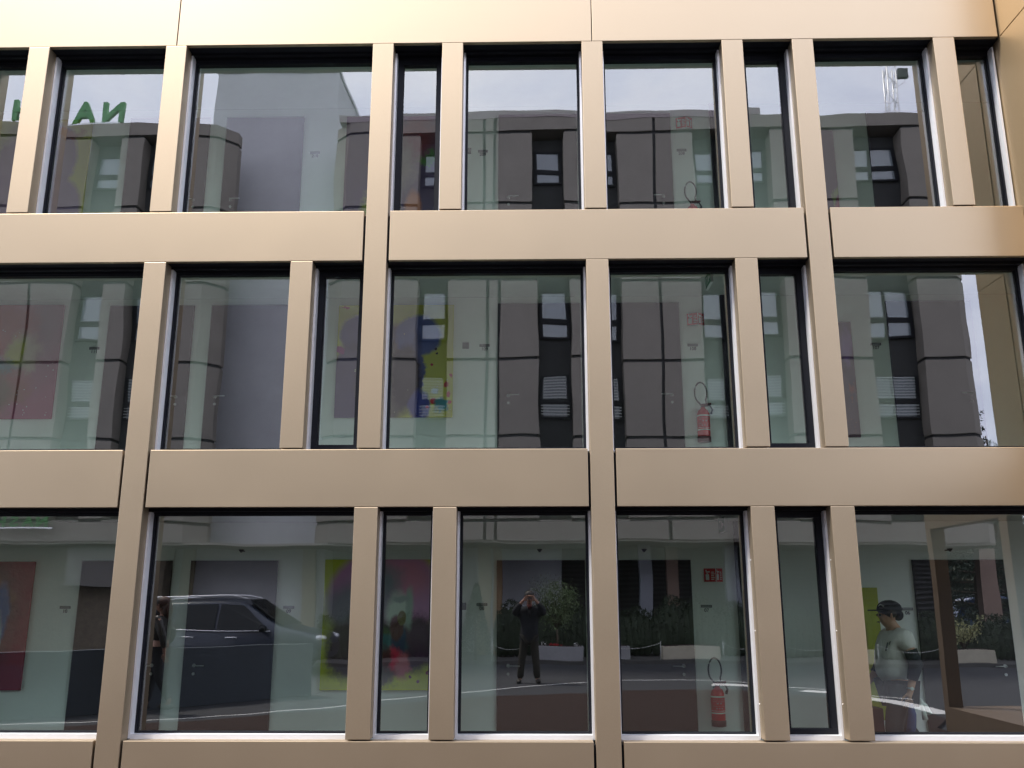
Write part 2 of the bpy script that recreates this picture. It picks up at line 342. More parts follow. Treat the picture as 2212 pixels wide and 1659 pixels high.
painting('yellow green canvas with a pink cloud, dark figure and crimson folds, ground floor', -2.34, -.93, .605, 2.04, OL,
    [(.50, .72, .46, .36, .10, .06, (.68, .28, .58)), (.62, .86, .25, .16, .6, .2, (.80, .24, .40)), (.50, .80, .12, .15, .7, .2, (.20, .24, .28)),
     (.28, .62, .28, .20, .4, .1, (.28, .25, .33)), (.22, .30, .20, .22, .3, .25, (.10, .06, .07)), (.62, .34, .38, .20, .25, .25, (.07, .03, .07)), (.80, .40, .12, .16, .4, .2, (.10, .03, .09)),
     (.61, .60, .09, .13, .4, .12, (.75, .85, .75)), (.70, .62, .035, .15, .4, .1, (.45, .58, .50)), (.63, .69, .07, .025, .4, .1, (.42, .50, .48)),
     (.50, .36, .08, .12, .4, .2, (.05, .12, .03)), (.54, .33, .15, .09, .2, .1, TE), (.62, .36, .06, .16, .2, .06, NV), (.60, .47, .055, .10, .2, .05, (.12, .02, .03)), (.64, .545, .035, .055, .15, .03, (.20, .15, .03)),
     (.60, .20, .10, .12, .3, .3, (.85, .03, .10)), (.66, .18, .06, .11, .4, .2, (.75, .20, .26)), (.50, .22, .05, .10, .5, .3, (.12, .02, .03)), (.50, .10, .13, .06, .6, .3, (.12, .10, .10)),
     (.78, .065, .013, .012, .2, .02, (.20, .03, .12)), (.72, .10, .010, .012, .2, .05, (.20, .03, .10)), (.86, .13, .018, .014, .2, .08, (.30, .03, .05)), (.92, .10, .014, .02, .2, .1, (.03, .12, .10))])
painting('narrow visible canvas in strong yellow green, ground floor near the worker', 3.46, 3.95, .30, 1.72, (.42, .44, .02),
    [(.35, .5, .3, .4, .4, .2, (.25, .05, .1)), (.9, .2, .12, .3, .5, .2, (.30, .33, .03))])
painting('dusty red and violet canvas with a pale yellow core, first floor left', -7.1, -5.745, 3.71, 5.15, (.42, .09, .17),
    [(.85, .8, .25, .4, .8, .2, (.24, .12, .16)), (.45, .75, .28, .3, .6, .3, (.40, .07, .04)), (.68, .56, .14, .16, .5, .25, (.45, .38, .25)), (.62, .58, .08, .12, .5, .2, (.42, .42, .03)), (.45, .42, .18, .10, .6, .3, (.10, .25, .26)),
     (.62, .27, .16, .14, .5, .3, (.38, .10, .09)), (.35, .2, .3, .2, .5, .3, (.20, .12, .06))], (26, .11, (.6, .6, .6)))
painting('olive yellow canvas with violet silhouettes and red and blue spatters, first floor', -2.32, -.90, 3.71, 5.12, (.62, .58, .09),
    [(.20, .74, .18, .17, .12, .08, (.17, .14, .36)), (.14, .24, .20, .44, .15, .1, (.14, .10, .22)), (.45, .62, .20, .22, .2, .12, (.18, .11, .14)), (.40, .28, .22, .38, .2, .12, (.19, .14, .14)),
     (.70, .72, .20, .18, .12, .1, (.10, .13, .42)), (.70, .44, .055, .34, .25, .2, (.08, .09, .28)), (.60, .34, .13, .30, .2, .15, DK), (.72, .10, .09, .14, .2, .1, (.04, .05, .30)),
     (.03, .60, .04, .03, .2, .2, (.40, .05, .25)), (.84, .14, .03, .025, .1, .05, (.60, .02, .03)), (.82, .46, .012, .012, .1, .02, (.5, .02, .05)), (.90, .11, .05, .05, .4, .3, (.05, .28, .34)), (.95, .28, .02, .02, .3, .1, (.6, .05, .05)),
     (.98, .35, .015, .02, .3, .1, (.6, .1, .08)), (.97, .20, .018, .03, .3, .15, (.6, .05, .08)), (.97, .12, .02, .02, .3, .15, (.6, .05, .05)), (.85, .24, .03, .025, .4, .2, (.65, .68, .70)), (.78, .09, .015, .012, .2, .1, (.7, .05, .1)), (.85, .60, .012, .012, .1, .02, DK), (.86, .56, .01, .01, .1, .05, DK), (.31, .22, .02, .04, .3, .1, (.55, .04, .04)), (.06, .98, .03, .01, .3, .2, (.5, .05, .05))], (20, .09, (.62, .62, .45)))
painting('dark plum canvas with a violet glow and orange specks, first floor right', 3.44, 3.93, 3.45, 4.87, (.09, .035, .06),
    [(.85, .78, .14, .14, .6, .2, (.26, .12, .42)), (.9, .4, .08, .05, .6, .4, (.25, .05, .03))], (22, .10, (.55, .16, .06)))
painting('yellow canvas with a mauve silhouette cut by the column, second floor left', -7.1, -5.67, 6.28, 7.70, (.48, .46, .08),
    [(.72, .62, .18, .34, .15, .1, (.20, .13, .24)), (.78, .14, .20, .26, .12, .06, (.22, .14, .26)), (.72, .86, .20, .05, .5, .3, (.30, .08, .05)), (.4, .4, .3, .5, .3, .2, (.2, .1, .2))])
painting('dark violet canvas with green streaks and an orange cone, second floor', -2.33, -1.12, 6.28, 7.70, (.10, .06, .14),
    [(.75, .80, .22, .22, .6, .2, (.24, .03, .05)), (.60, .52, .14, .2, .7, .3, (.30, .25, .22)), (.42, .20, .10, .35, .5, .3, (.18, .42, .02)), (.92, .56, .10, .06, .6, .4, (.08, .25, .03)), (.74, .10, .08, .16, .3, .08, (.60, .20, .10)), (.35, .45, .07, .12, .5, .3, (.35, .06, .04)), (.30, .1, .1, .15, .5, .3, (.35, .4, .03))])
painting('plum canvas with a pink flare, second floor right', 3.44, 3.93, 6.02, 7.44, (.12, .06, .11), [(.93, .35, .10, .05, .5, .4, (.3, .4, .1)), (.95, .18, .10, .10, .5, .3, (.5, .05, .1))])

RED = mat('extinguisher_red', (.62, .015, .022), .3, noise=.05); REDS = mat('sign_red', (.62, .02, .025), .45, noise=.04)
RUB = mat('black_rubber', (.02, .02, .022), .5, noise=.1); WHT = mat('white_print', (.75, .75, .72), .5, noise=.02); GRY = mat('grey_plate', (.14, .14, .15), .5, noise=.05)
DKR = mat('dark_red_plastic', (.10, .012, .014), .4, noise=.05)
def extinguisher(z, label):
    t = empty('fire_extinguisher', (2.075, IW-.10, z), label, 'fire extinguisher', 'fire extinguishers on the corridor wall')
    b = MB(); b.lathe([(.060, 0), (.073, .008), (.075, .03), (.075, .30), (.071, .34), (.055, .375), (.03, .395), (.026, .41)], n=28); b.build('cylinder', RED, t)
    b = MB(); b.lathe([(.060, -.008), (.079, -.004), (.080, .055), (.076, .06)], n=28); b.build('base_skirt', DKR, t)
    b = MB()
    for z0, z1 in ((.296, .312), (.128, .142), (.156, .160)): b.lathe([(.0755, z0), (.0763, z0+.001), (.0763, z1-.001), (.0755, z1)], n=28)
    b.build('label_band', WHT, t)
    b = MB()      # rows of small unreadable print, front half only
    for zz, n_, h in ((.272, 9, .006), (.252, 8, .006), (.228, 4, .016), (.205, 9, .006), (.178, 5, .013)):
        for i in range(n_):
            a = -math.pi/2+(i-(n_-1)/2)*(1.9/n_); w_ = (1.9/n_)*.33; a0, a1 = a-w_*.9, a+w_*.9
            if h > .012 and i in (0, n_-1): continue
            q = [(.0768*math.cos(v), .0768*math.sin(v)) for v in (a0, a1)]
            b.quad([(q[0][0], q[0][1], zz), (q[1][0], q[1][1], zz), (q[1][0], q[1][1], zz+h), (q[0][0], q[0][1], zz+h)])
    b.build('print', mat('faded_print', (.45, .25, .25), .5), t)
    b = MB(); b.lathe([(.022, .408), (.024, .43), (.018, .452)], n=14); b.tube([(-.03, 0, .44), (.10, 0, .455)], .013, 8); b.build('valve', DKR, t)
    b = MB(); b.tube([(.01, 0, .425), (.085, -.01, .43), (.11, -.01, .38), (.092, -.01, .33)], [.008, .009, .012, .015], 8); b.build('lever', RUB, t)
    pts = [(-.02, 0, .44)]
    for i in range(19):
        a = R(228-i*(228+42)/18); pts.append((-.025+.068*math.cos(a)+.01*(i/18), -.02, .585+.125*math.sin(a)))
    pts.append((.045, 0, .45))
    b = MB(); b.tube(pts, .009, 8); b.build('hose', RUB, t)
    b = MB(); b.box(-.03, .03, .075, .094, .2, .4); b.build('bracket', RUB, t)
extinguisher(.25, 'red fire extinguisher with looped black hose on the ground floor corridor wall')
extinguisher(3.39, 'red fire extinguisher with looped black hose on the first floor corridor wall')
extinguisher(5.985, 'red fire extinguisher on the second floor, only hose and head above the gold beam')
def fire_sign(x, z, label):
    t = empty('fire_sign', (x, IW, z), label, 'sign', 'folded red fire point signs')
    # two panels folded like an open book
    for sx, wd in ((-1, .125), (1, .085)):
        b = MB(); p0, p1 = (0, -.055), (sx*wd, -.006)
        b.prism([p0, p1, (p1[0], p1[1]+.004), (p0[0], p0[1]+.004)] if sx > 0 else [p1, p0, (p0[0], p0[1]+.004), (p1[0], p1[1]+.004)], 0, .15)
        pn = b.build('panel', REDS, t)
        ic = MB()
        def P(uu, zz): return (sx*wd*uu, -.055+.049*uu-.0025, zz)
        def rect(u0, u1, z0, z1): ic.quad([P(u0, z0), P(u1, z0), P(u1, z1), P(u0, z1)])
        fu = (lambda q: 1-q) if sx < 0 else (lambda q: q)
        rect(fu(.14), fu(.42), .02, .085); rect(fu(.22), fu(.34), .09, .10); rect(fu(.16), fu(.5), .105, .118); rect(fu(.14), fu(.22), .118, .135)
        for i in range(5): rect(fu(.60), fu(.60+.05*(i % 2)+.24), .024+i*.02, .032+i*.02)
        ic.build('pictogram', WHT, pn, fix=False)
    b = MB(); b.box(-.003, .003, -.055, -.001, 0, .15); b.build('spine', WHT, t)
fire_sign(2.135, 1.785, 'folded red fire sign above the ground floor extinguisher')
fire_sign(2.08, 4.845, 'folded red fire sign above the first floor extinguisher')
fire_sign(2.06, 7.50, 'folded red fire sign faint against the sky reflection, second floor')
def room_sign(x, z, num, label):
    t = empty('room_sign', (x, IW, z), label, 'sign', 'door number signs')
    b = MB(); b.box(-.062, .062, -.012, -.002, 0, .030); br = b.build('name_bar', GRY, t)
    b = MB()
    for i in range(8): b.box(-.050+i*.013, -.042+i*.013, -.0135, -.0122, .008, .022)
    b.build('lettering', mat('grey_print', (.35, .35, .35), .5) if 'grey_print' not in bpy.data.materials else bpy.data.materials['grey_print'], br)
    text('number', num, .055, (0, -.004, -.046), (R(90), 0, 0), GRY, t, bold=.001)
for x, z, n_, lb in ((4.28, 1.47, '06', 'small grey door sign 06 behind the worker in the cap'), (2.02, 1.50, '07', 'small grey door sign 07 above the ground floor extinguisher'),
                    (-.53, 1.52, '08', 'small grey door sign 08 beside the square switch plate'), (-2.74, 1.49, '09', 'small grey door sign 09 between door and yellow green canvas'),
                    (-5.32, 1.49, '10', 'small grey door sign 10 right of the crimson canvas'),
                    (4.22, 4.58, '107', 'small grey door sign 107 on the first floor at far right'), (2.01, 4.58, '108', 'small grey door sign 108 above the first floor extinguisher'),
                    (-.52, 4.59, '109', 'small grey door sign 109 right of the first floor square plate'), (-5.32, 4.58, '111', 'small grey door sign 111 on the first floor at far left'),
                    (4.92, 7.18, '207', 'small grey door sign 207 on the second floor at far right'), (1.99, 7.18, '208', 'small grey door sign 208 above the second floor extinguisher'),
                    (-.56, 7.19, '209', 'small grey door sign 209 right of the second floor square plate'), (-2.73, 7.19, '210', 'small grey door sign 210 left of the dark violet canvas')):
    room_sign(x, z, n_, lb)
for z, lb in ((1.475, 'square grey wall plate beside door sign 08'), (4.565, 'square grey wall plate beside door sign 109'), (7.17, 'square grey wall plate beside door sign 209')):
    b = MB(); b.box(-.79, -.71, IW-.016, IW-.002, z, z+.08); o = b.build('wall_plate', GRY, bevel=.004); tag(o, lb, 'plate', 'square wall plates')
for i, x in enumerate((-3.29, .13, 1.32, 4.77)):
    b = MB(); b.lathe([(.008, 0), (.03, .028), (.032, .034), (.012, .036)], n=12); b.tube([(0, 0, .02), (0, .12, .02)], .008, 6)
    o = b.build('spotlight', RUB, loc=(x, IW-.14, 2.115)); tag(o, ('small dark spotlight over the door at left', 'small dark spotlight over the middle door left of the column', 'small dark spotlight over the door right of the middle column', 'small dark spotlight over the far right door')[i], 'spotlight', 'spotlights above ground floor doors')
GRN = mat('exit_green', (.01, .20, .07), .4)
for z, lb in ((2.28, 'green exit sign hanging from the ground floor ceiling'), (5.02, 'green exit sign hanging from the first floor ceiling')):
    t = empty('exit_sign', (2.05, .95, z), lb, 'sign', 'hanging exit signs')
    b = MB(); b.box(-.012, .012, -.15, .15, 0, .15); b.build('panel', GRN, t)
    b = MB(); b.box(-.0135, .0135, -.156, -.1505, -.004, .154); b.box(-.0135, .0135, .1505, .156, -.004, .154); b.box(-.014, .014, -.15, .15, -.008, -.001); b.box(-.014, .014, -.15, .15, .151, .158); b.build('rim', SILVER, t)
    b = MB()     # running figure and arrow
    for s_ in (-.0128, .0128):
        for (y0, z0, y1, z1) in ((-.10, .06, -.04, .09), (-.04, .04, .0, .11), (.03, .03, .045, .12), (.09, .03, .105, .12), (.045, .105, .09, .12)):
            b.quad([(s_, y0, z0), (s_, y1, z0), (s_, y1, z1), (s_, y0, z1)])
    b.build('pictogram', WHT, t, fix=False)
    b = MB(); b.tube([(0, -.1, .158), (0, -.1, (2.47 if z < 3 else 5.225)-z)], .006, 6); b.tube([(0, .1, .158), (0, .1, (2.47 if z < 3 else 5.225)-z)], .006, 6); b.build('rod', STEEL, t)

# ------------------------------------------------------------------ street in front of the building (seen in the glass)
def Yv(v): return 9.14-v                  # distance seen in the glass -> world y
ASPH = mat('asphalt', (.033, .035, .041), .85, noise=.25, nscale=3, bump=.004, bscale=60)
PAVE = mat('paving', (.075, .073, .07), .85, noise=.2, nscale=2, bump=.003, bscale=40)
MULCH = mat('bark_mulch', (.026, .010, .006), .95, noise=.7, nscale=30, bump=.03, bscale=35)
LINE = mat('white_road_paint', (.62, .62, .62), .7, noise=.12, nscale=12)
b = MB(); b.box(-400, 400, -400, 60, -.5, -.025); b.build('ground', mat('ground_soil', (.07, .065, .055), .95, noise=.2)).__setitem__('kind', 'structure')
b = MB(); b.box(-60, 60, Yv(22.9), -.02, -.024, 0); tag(b.build('road', ASPH), kind='structure')
b = MB(); b.box(-60, 60, -60, Yv(22.905), -.024, .09); tag(b.build('pavement', PAVE), kind='structure')
arc = [(-8.2, -2.6), (-6.6, -3.1), (-5.11, -3.65), (-3.84, -4.45), (-2.42, -5.95), (-1.22, -7.1), (-.1, -8.1), (1.2, -9.03), (1.9, -9.4), (3.25, -9.26), (4.15, -8.75), (4.89, -8.3), (5.6, -7.6), (6.3, -6.5)]
def smooth(p, n=6):
    o = []
    for i in range(len(p)-1):
        p0, p1, p2, p3 = p[max(i-1, 0)], p[i], p[i+1], p[min(i+2, len(p)-1)]
        for k in range(n):
            t = k/n; o.append(tuple(.5*((2*b1)+(c-a)*t+(2*a-5*b1+4*c-d)*t*t+(-a+3*b1-3*c+d)*t**3) for a, b1, c, d in zip(p0, p1, p2, p3)))
    o.append(p[-1]); return o
def ribbon(pts, wd, z0, z1, name, m):
    b = MB(); n = len(pts); L_, R_ = [], []
    for i, p in enumerate(pts):
        a = pts[max(i-1, 0)]; c = pts[min(i+1, n-1)]; d = Vector((c[0]-a[0], c[1]-a[1])).normalized(); nn = Vector((-d.y, d.x))*wd/2
        L_.append((p[0]+nn.x, p[1]+nn.y)); R_.append((p[0]-nn.x, p[1]-nn.y))
    for i in range(n-1):
        q = [R_[i], R_[i+1], L_[i+1], L_[i]]
        b.prism(q, z0, z1)
    bmesh.ops.remove_doubles(b.bm, verts=b.bm.verts, dist=1e-5)
    return b.build(name, m)
arcs = smooth(arc)
tag(ribbon(arcs, .055, .0005, .006, 'road_line', LINE), kind='structure')
tag(ribbon(smooth([(3.35, -8.35), (3.9, -8.2), (4.35, -8.0)]), .38, .0005, .006, 'road_line', LINE), kind='structure')
tag(ribbon(smooth([(4.9, -7.62), (5.35, -7.2), (5.65, -6.7), (5.85, -6.0), (5.92, -5.2), (5.93, -4.4)]), .32, .0075, .012, 'road_line', LINE), kind='structure')
bed = [(-9, -1.9), (-6, -2.5), (-4.2, -3.3), (-2.8, -4.5), (-1.5, -5.5), (-.54, -6.15), (.92, -6.5), (1.57, -6.95), (2.84, -7.05), (4.2, -6.7), (5.5, -5.6), (5.58, -3.6), (5.05, -2.7), (5.05, -.03), (-9, -.03)]
b = MB(); b.prism(bed[::-1], .0065, .05); tag(b.build('planting_bed', MULCH), kind='structure')

# ------------------------------------------------------------------ opposite building
STU = mat('grey_stucco', (.56, .56, .58), .9, noise=.10, nscale=1.2, bump=.004, bscale=60)
PAN = mat('warm_grey_panel', (.255, .23, .20), .8, noise=.09, nscale=1.5, bump=.0015, bscale=30)
PAN2 = mat('roof_fascia', (.34, .29, .29), .7, noise=.08)
CHAR = mat('charcoal_wall', (.030, .031, .032), .8, noise=.15)
BEI = mat('beige_column', (.40, .34, .23), .8, noise=.06); OCH = mat('ochre_column', (.38, .25, .14), .8, noise=.06); LBL = mat('pale_column', (.38, .40, .46), .8, noise=.05)
PNK = mat('pinkish_column', (.30, .21, .17), .8, noise=.06)
OGL = mat('office_glass', (.20, .24, .27), .03, .0, spec=.8, coat=.4)
OGL.node_tree.nodes['Principled BSDF'].inputs['IOR'].default_value = 1.7
SLAT = mat('blind_slats', (.38, .41, .41), .4, .2, noise=.03)
opp = empty('office_building', (0, -16, 0), 'grey panelled building across the street mirrored in the windows, with dark window strips', 'building')
OY = 16
def ob(bld_mb, name, m, parent=opp, bevel=0):
    o = bld_mb.build(name, m, parent, bevel=bevel)
    if parent is opp: o.location = (0, OY, 0)
    return o
YF, YR, YT, YG = Yv(24), Yv(24.5), Yv(26), Yv(27)
ROWS = [3.07, 3.60, 5.90, 8.12, 10.42, 12.78, 15.10, 15.50]
GP = .045
def bay(x0, x1, joints=(), chl=0, chr_=0, top=15.5, rows=ROWS, name='bay'):
    core = MB()
    pts = [(x0+.03, YR-.3), (x1-.03, YR-.3)]
    yb, yf = YR-.3, YF
    def outline(ins):
        P_ = [(x0+ins, yb)]
        if chl: P_ += [(x0+ins, yf-chl+ins*.4), (x0+chl+ins*.4, yf-ins)]
        else: P_ += [(x0+ins, yf-ins)]
        if chr_: P_ += [(x1-chr_-ins*.4, yf-ins), (x1-ins, yf-chr_+ins*.4)]
        else: P_ += [(x1-ins, yf-ins)]
        P_ += [(x1-ins, yb)]
        return P_
    core.prism(outline(.05), 3.09, top-.01)
    ob(core, 'bay_core', CHAR)
    pn = MB()
    for i in range(len(rows)-1):
        z0 = rows[i]+(GP if i else 0); z1 = rows[i+1]-(GP if i < len(rows)-2 else 0)
        o_ = outline(0)
        # front panels
        fx0 = x0+chl; fx1 = x1-chr_
        xs = [fx0]+[j for j in joints if fx0 < j < fx1]+[fx1]
        for k in range(len(xs)-1):
            pn.box(xs[k]+(GP if k else .0), xs[k+1]-(GP if k < len(xs)-2 else .0), yf-.05, yf, z0, z1)
        if chl: pn.prism([(x0, yf-chl), (x0+chl-.002, yf-.002), (x0+chl+.03, yf-.05), (x0+.05, yf-chl-.03)], z0, z1)
        if chr_: pn.prism([(x1, yf-chr_), (x1-chr_+.002, yf-.002), (x1-chr_-.03, yf-.05), (x1-.05, yf-chr_-.03)], z0, z1)
        yl = yf-(chl or .052)-.004; yr = yf-(chr_ or .052)-.004
        pn.box(x0, x0+.045, yb+.01, yl, z0, z1); pn.box(x1-.045, x1, yb+.01, yr, z0, z1)
    ob(pn, name, PAN)
bays = [(-24, -19.5, (-22,), 0, 0), (-18.4, -12.97, (-16.3, -14.15), 0, 0), (-12.04, -11.39, (), 0, 0), (-10.6, -8.75, (), 0, .5), (-5.75, -3.21, (-4.5,), .45, 0), (-2.32, .24, (-1.19, -.88), 0, 0),
        (1.15, 1.75, (), 0, 0), (2.62, 4.86, (3.72,), 0, 0), (5.62, 6.15, (), 0, 0), (7.25, 9.57, (8.4,), 0, 0), (10.99, 12.43, (), 0, .32)]
for x0, x1, j, cl, c_r in bays: bay(x0, x1, j, cl, c_r)
rec = [(-19.5, -18.4), (-12.97, -12.04), (-11.39, -10.6), (-3.21, -2.32), (.24, 1.15), (1.75, 2.62), (4.86, 5.62), (6.15, 7.25), (9.57, 10.99)]
for x0, x1 in rec:
    b = MB(); b.box(x0-.02, x1+.02, YR-.25, YR, 3.08, 15.08); ob(b, 'recess_wall', CHAR)
    b = MB(); b.box(x0+.001, x1-.001, YR+.001, YF-.004, 3.07, 3.6); ob(b, 'lower_fascia', PAN)
    b = MB(); b.box(x0+.001, x1-.001, YR-.2, YF-.004, 15.145, 15.5); ob(b, 'upper_fascia', PAN)
    for (zb, zt, tr, bl) in ((13.53, 14.68, 13.95, 0), (11.15, 12.4, 11.6, 0), (8.78, 10.2, 9.28, 0), (6.46, 7.72, 6.95, 1), (4.1, 5.3, 4.6, 1)):
        a, c = x0+.06, x1-.06; y0, y1 = YR+.002, YR+.08
        fr = MB(); cols_ = [a, c] if c-a < 1.2 else [a, a+.42*(c-a), c]
        fr.box(a, c, y0, y1, zt-.06, zt); fr.box(a, c, y0, y1, zb, zb+.06); fr.box(a, c, y0, y1, tr-.07, tr+.07)
        for v in cols_:
            xx = min(max(v-.04, a), c-.08)
            fr.box(xx, xx+.08, y0, y1+.003, zb+.001, zt-.001)
        wf = ob(fr, 'window', BLACK)
        for v0, v1 in zip(cols_[:-1], cols_[1:]):
            p_ = MB(); p_.box(v0+.03, v1-.03, YR+.02, YR+.035, zb+.04, zt-.04); p_.build('pane', OGL, wf)
        if bl:
            s_ = MB(); zz = tr+.10
            while zz < zt-.02: s_.box(a+.1, c-.1, YR+.082, YR+.10, zz, zz+.032); zz += .085
            zz = zb+.1
            while zz < tr-.12: s_.box(a+.02, c-.02, YR+.082, YR+.10, zz, zz+.03); zz += .085
            s_.build('blind', SLAT, wf)
for xa_, xb_ in ((-24, -10.2), (-5.79, 12.3)):
    b = MB(); b.box(xa_, xb_, YR-8, YR-.301, 3.1, 15.4); ob(b, 'main_block', CHAR)
b = MB(); b.box(-5.6, 7.0, YF-.6, YF+.01, 15.505, 15.72); ob(b, 'roof_parapet', PAN2)
b = MB(); b.box(-24, 12.3, YG-.3, YF-.052, 3.00, 3.068); ob(b, 'overhang', PAN)
b = MB(); b.box(-10.15, -6.10, YT-2.9, YT, 0, 18.45); b.box(-10.19, -6.06, YT-2.95, YT+.04, 18.451, 18.6); ob(b, 'stair_tower', STU)
b = MB(); b.box(-8.70, -5.80, YT-2.8, YT-.002, 0, 15.45); ob(b, 'stucco_wall', STU)
# ground floor
b = MB(); b.box(-2.3, -.86, YG-.2, YG+.002, 0, 2.998); ob(b, 'ground_wall', STU)
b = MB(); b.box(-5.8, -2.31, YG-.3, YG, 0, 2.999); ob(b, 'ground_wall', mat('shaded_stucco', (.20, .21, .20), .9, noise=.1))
b = MB(); b.box(-.85, .95, YG-.1, YG+.2, 0, 2.999); ob(b, 'pale_panel', mat('pale_blue_panel', (.66, .68, .76), .8, noise=.05))
b = MB(); b.box(.96, 12.2, YG-.3, YG, 0, 2.999)
z_ = .1
lv = MB()
while z_ < 2.95: lv.box(.97, 12.19, YG+.003, YG+.05, z_, z_+.06); z_ += .13
ob(b, 'ground_wall', CHAR); ob(lv, 'louvres', mat('dark_louvre', (.045, .045, .05), .5))
for x0, x1, m_ in ((-9.89, -9.56, BEI), (-6.39, -6.03, BEI), (-1.48, -1.12, BEI), (-1.04, -.80, OCH), (3.05, 3.40, LBL), (3.83, 4.16, PNK), (5.50, 5.88, LBL), (12.68, 13.15, PNK), (8.6, 8.95, LBL)):
    b = MB(); b.box(x0, x1, Yv(26)-.15, Yv(26)+.15, 0, 2.998); ob(b, 'column', m_)
# low entrance wing at the left end
STN = mat('brown_stone', (.13, .105, .075), .9, noise=.45, nscale=6, bump=.02, bscale=14)
b = MB(); b.box(-24, -9.93, Yv(25.3), Yv(24.8), 0, 2.99); ob(b, 'stone_wall', STN)
b = MB(); b.box(-12, -9.3, Yv(26.7), Yv(26.4), 0, 2.99); ob(b, 'ground_wall', STN)
b = MB(); b.box(-12.4, -11.0, Yv(24.78), Yv(24.4), 1.9, 2.9); ob(b, 'canopy_box', mat('canopy_grey', (.16, .15, .14), .8))
GL = mat('green_letter', (.04, .24, .05), .45, noise=.05)
t = empty('letter_sign', (-13.9, YF-.1, 15.53), 'green capital letters standing on the roof edge, mirrored in the glass at upper left', 'sign')
for ch, x in (('N', -12.45), ('A', -13.34), ('S', -14.12), ('H', -15.20)): text('letter', ch, .93, (x+13.9, 0, .06), (R(90), 0, R(180)), GL, t, ext=.06, bold=.025)
b = MB(); b.box(-1.5, 1.7, -.05, .05, 0, .05); b.build('rail', SILVER, t)
t = empty('letter_sign', (-13.45, Yv(23.8), 3.42), 'small green letters on a low wall, mirrored in the lower left window', 'sign')
for ch, x in (('N', .52), ('A', .17), ('S', -.18), ('H', -.53)): text('letter', ch, .40, (x, 0, 0), (R(90), 0, R(180)), GL, t, ext=.02, bold=.012)
b = MB(); b.box(-.8, .8, -.04, .04, -.05, -.015); b.build('rail', SILVER, t)
# truss mast with floodlight
ALU = mat('aluminium', (.85, .85, .86), .35, .5)
t = empty('truss_mast', (11.70, Yv(26), 15.4), 'white lattice mast with a black floodlight on the roof, mirrored at upper right', 'mast')
b = MB(); h_ = 2.9; s_ = .15
cor = [(-s_, -s_), (s_, -s_), (s_, s_), (-s_, s_)]
for x, y in cor: b.tube([(x, y, 0), (x, y, h_)], .026, 8)
b.build('chord', ALU, t)
b = MB()
for i in range(8):
    z0 = i*h_/8; z1 = (i+1)*h_/8
    for k in range(4):
        a, c = cor[k], cor[(k+1) % 4]
        if i % 2: a, c = c, a
        b.tube([(a[0], a[1], z0), (c[0], c[1], z1)], .013, 6)
b.build('lattice', ALU, t)
fl_ = empty('floodlight', (12.12, Yv(26)+.1, 18.02), 'black floodlight clamped to the top of the lattice mast', 'floodlight')
b = MB(); b.box(-.20, .17, -.10, .06, -.17, .19); o = b.build('housing', RUB, fl_, bevel=.03); b = MB(); b.tube([(-.28, -.05, -.08), (-.22, -.05, 0), (-.18, -.05, .06)], .02, 6); b.tube([(.05, -.06, -.17), (.05, -.06, -.3), (-.12, -.06, -.42), (-.3, -.06, -.5)], .007, 6); b.build('bracket', RUB, fl_)
# low wall of a ramp between the street and the car
BLU = mat('blue_grey_wall', (.055, .07, .09), .6, noise=.08, nscale=2)
b = MB(); P_ = [(-9.6, -1.9), (-6.5, -3.95), (-5.05, -5.55), (-3.78, -6.95)]
for (a, c) in zip(P_[:-1], P_[1:]):
    d = (Vector(c)-Vector(a)).normalized(); nn = Vector((d.y, -d.x))*.09
    b.prism([(a[0]+nn.x, a[1]+nn.y), (c[0]+nn.x, c[1]+nn.y), (c[0]-nn.x, c[1]-nn.y), (a[0]-nn.x, a[1]-nn.y)], .006, .88)
bmesh.ops.remove_doubles(b.bm, verts=b.bm.verts, dist=.02)
tag(b.build('low_wall', BLU), 'low blue grey wall curving in front of the dark car', 'wall')
# planters, hedge, shrubs
CONC = mat('pale_planter', (.33, .33, .34), .85, noise=.12, nscale=4); CONC2 = mat('cream_planter', (.50, .46, .36), .85, noise=.12, nscale=4)
def leaf_mat(name, c): return mat(name, c, .6, noise=.5, nscale=4)
LF_D = leaf_mat('hedge_leaf', (.028, .045, .020)); LF_O = leaf_mat('olive_leaf', (.14, .19, .08)); LF_C = leaf_mat('cypress_leaf', (.018, .036, .018)); LF_V = leaf_mat('variegated_leaf', (.42, .42, .20)); LF_P = leaf_mat('conifer_leaf', (.03, .055, .030))
BARK = mat('bark', (.12, .09, .065), .9, noise=.3)
def leaves(bm_, pts, size, asp=.4):
    for p in pts:
        d = Vector((random.gauss(0, 1), random.gauss(0, 1), random.gauss(.3, 1))).normalized(); s = d.cross(Vector((random.gauss(0, 1), random.gauss(0, 1), random.gauss(0, 1)))).normalized()
        l = size*random.uniform(.6, 1.4); wd = l*asp; p = Vector(p)
        bm_.quad([p-d*l/2, p+s*wd/2, p+d*l/2, p-s*wd/2])
def planter(x, y, wd, m_, label, z0=.09, h=.33):
    t = empty('planter', (x, y, z0), label, 'planter', 'planters along the far pavement')
    b = MB(); b.box(-wd/2, wd/2, -.25, .25, 0, h); b.build('box', m_, t, bevel=.01)
    b = MB(); b.box(-wd/2+.05, wd/2-.05, -.2, .2, h-.02, h+.012); b.build('soil', MULCH, t)
    return t
PY = Yv(23.35)
planter(.75, PY, 1.18, CONC, 'grey planter holding the olive tree beside the photographer', 0.09, .36)
planter(3.98, PY, 1.42, CONC2, 'cream planter left of the fire extinguisher in the glass')
planter(6.0, PY, .5, CONC2, 'small cream planter at the glass partition')
planter(2.1, PY-.1, .7, CONC, 'short grey planter in the shade of the hedge')
planter(8.2, PY, .6, CONC2, 'small cream planter mirrored in the narrow window')
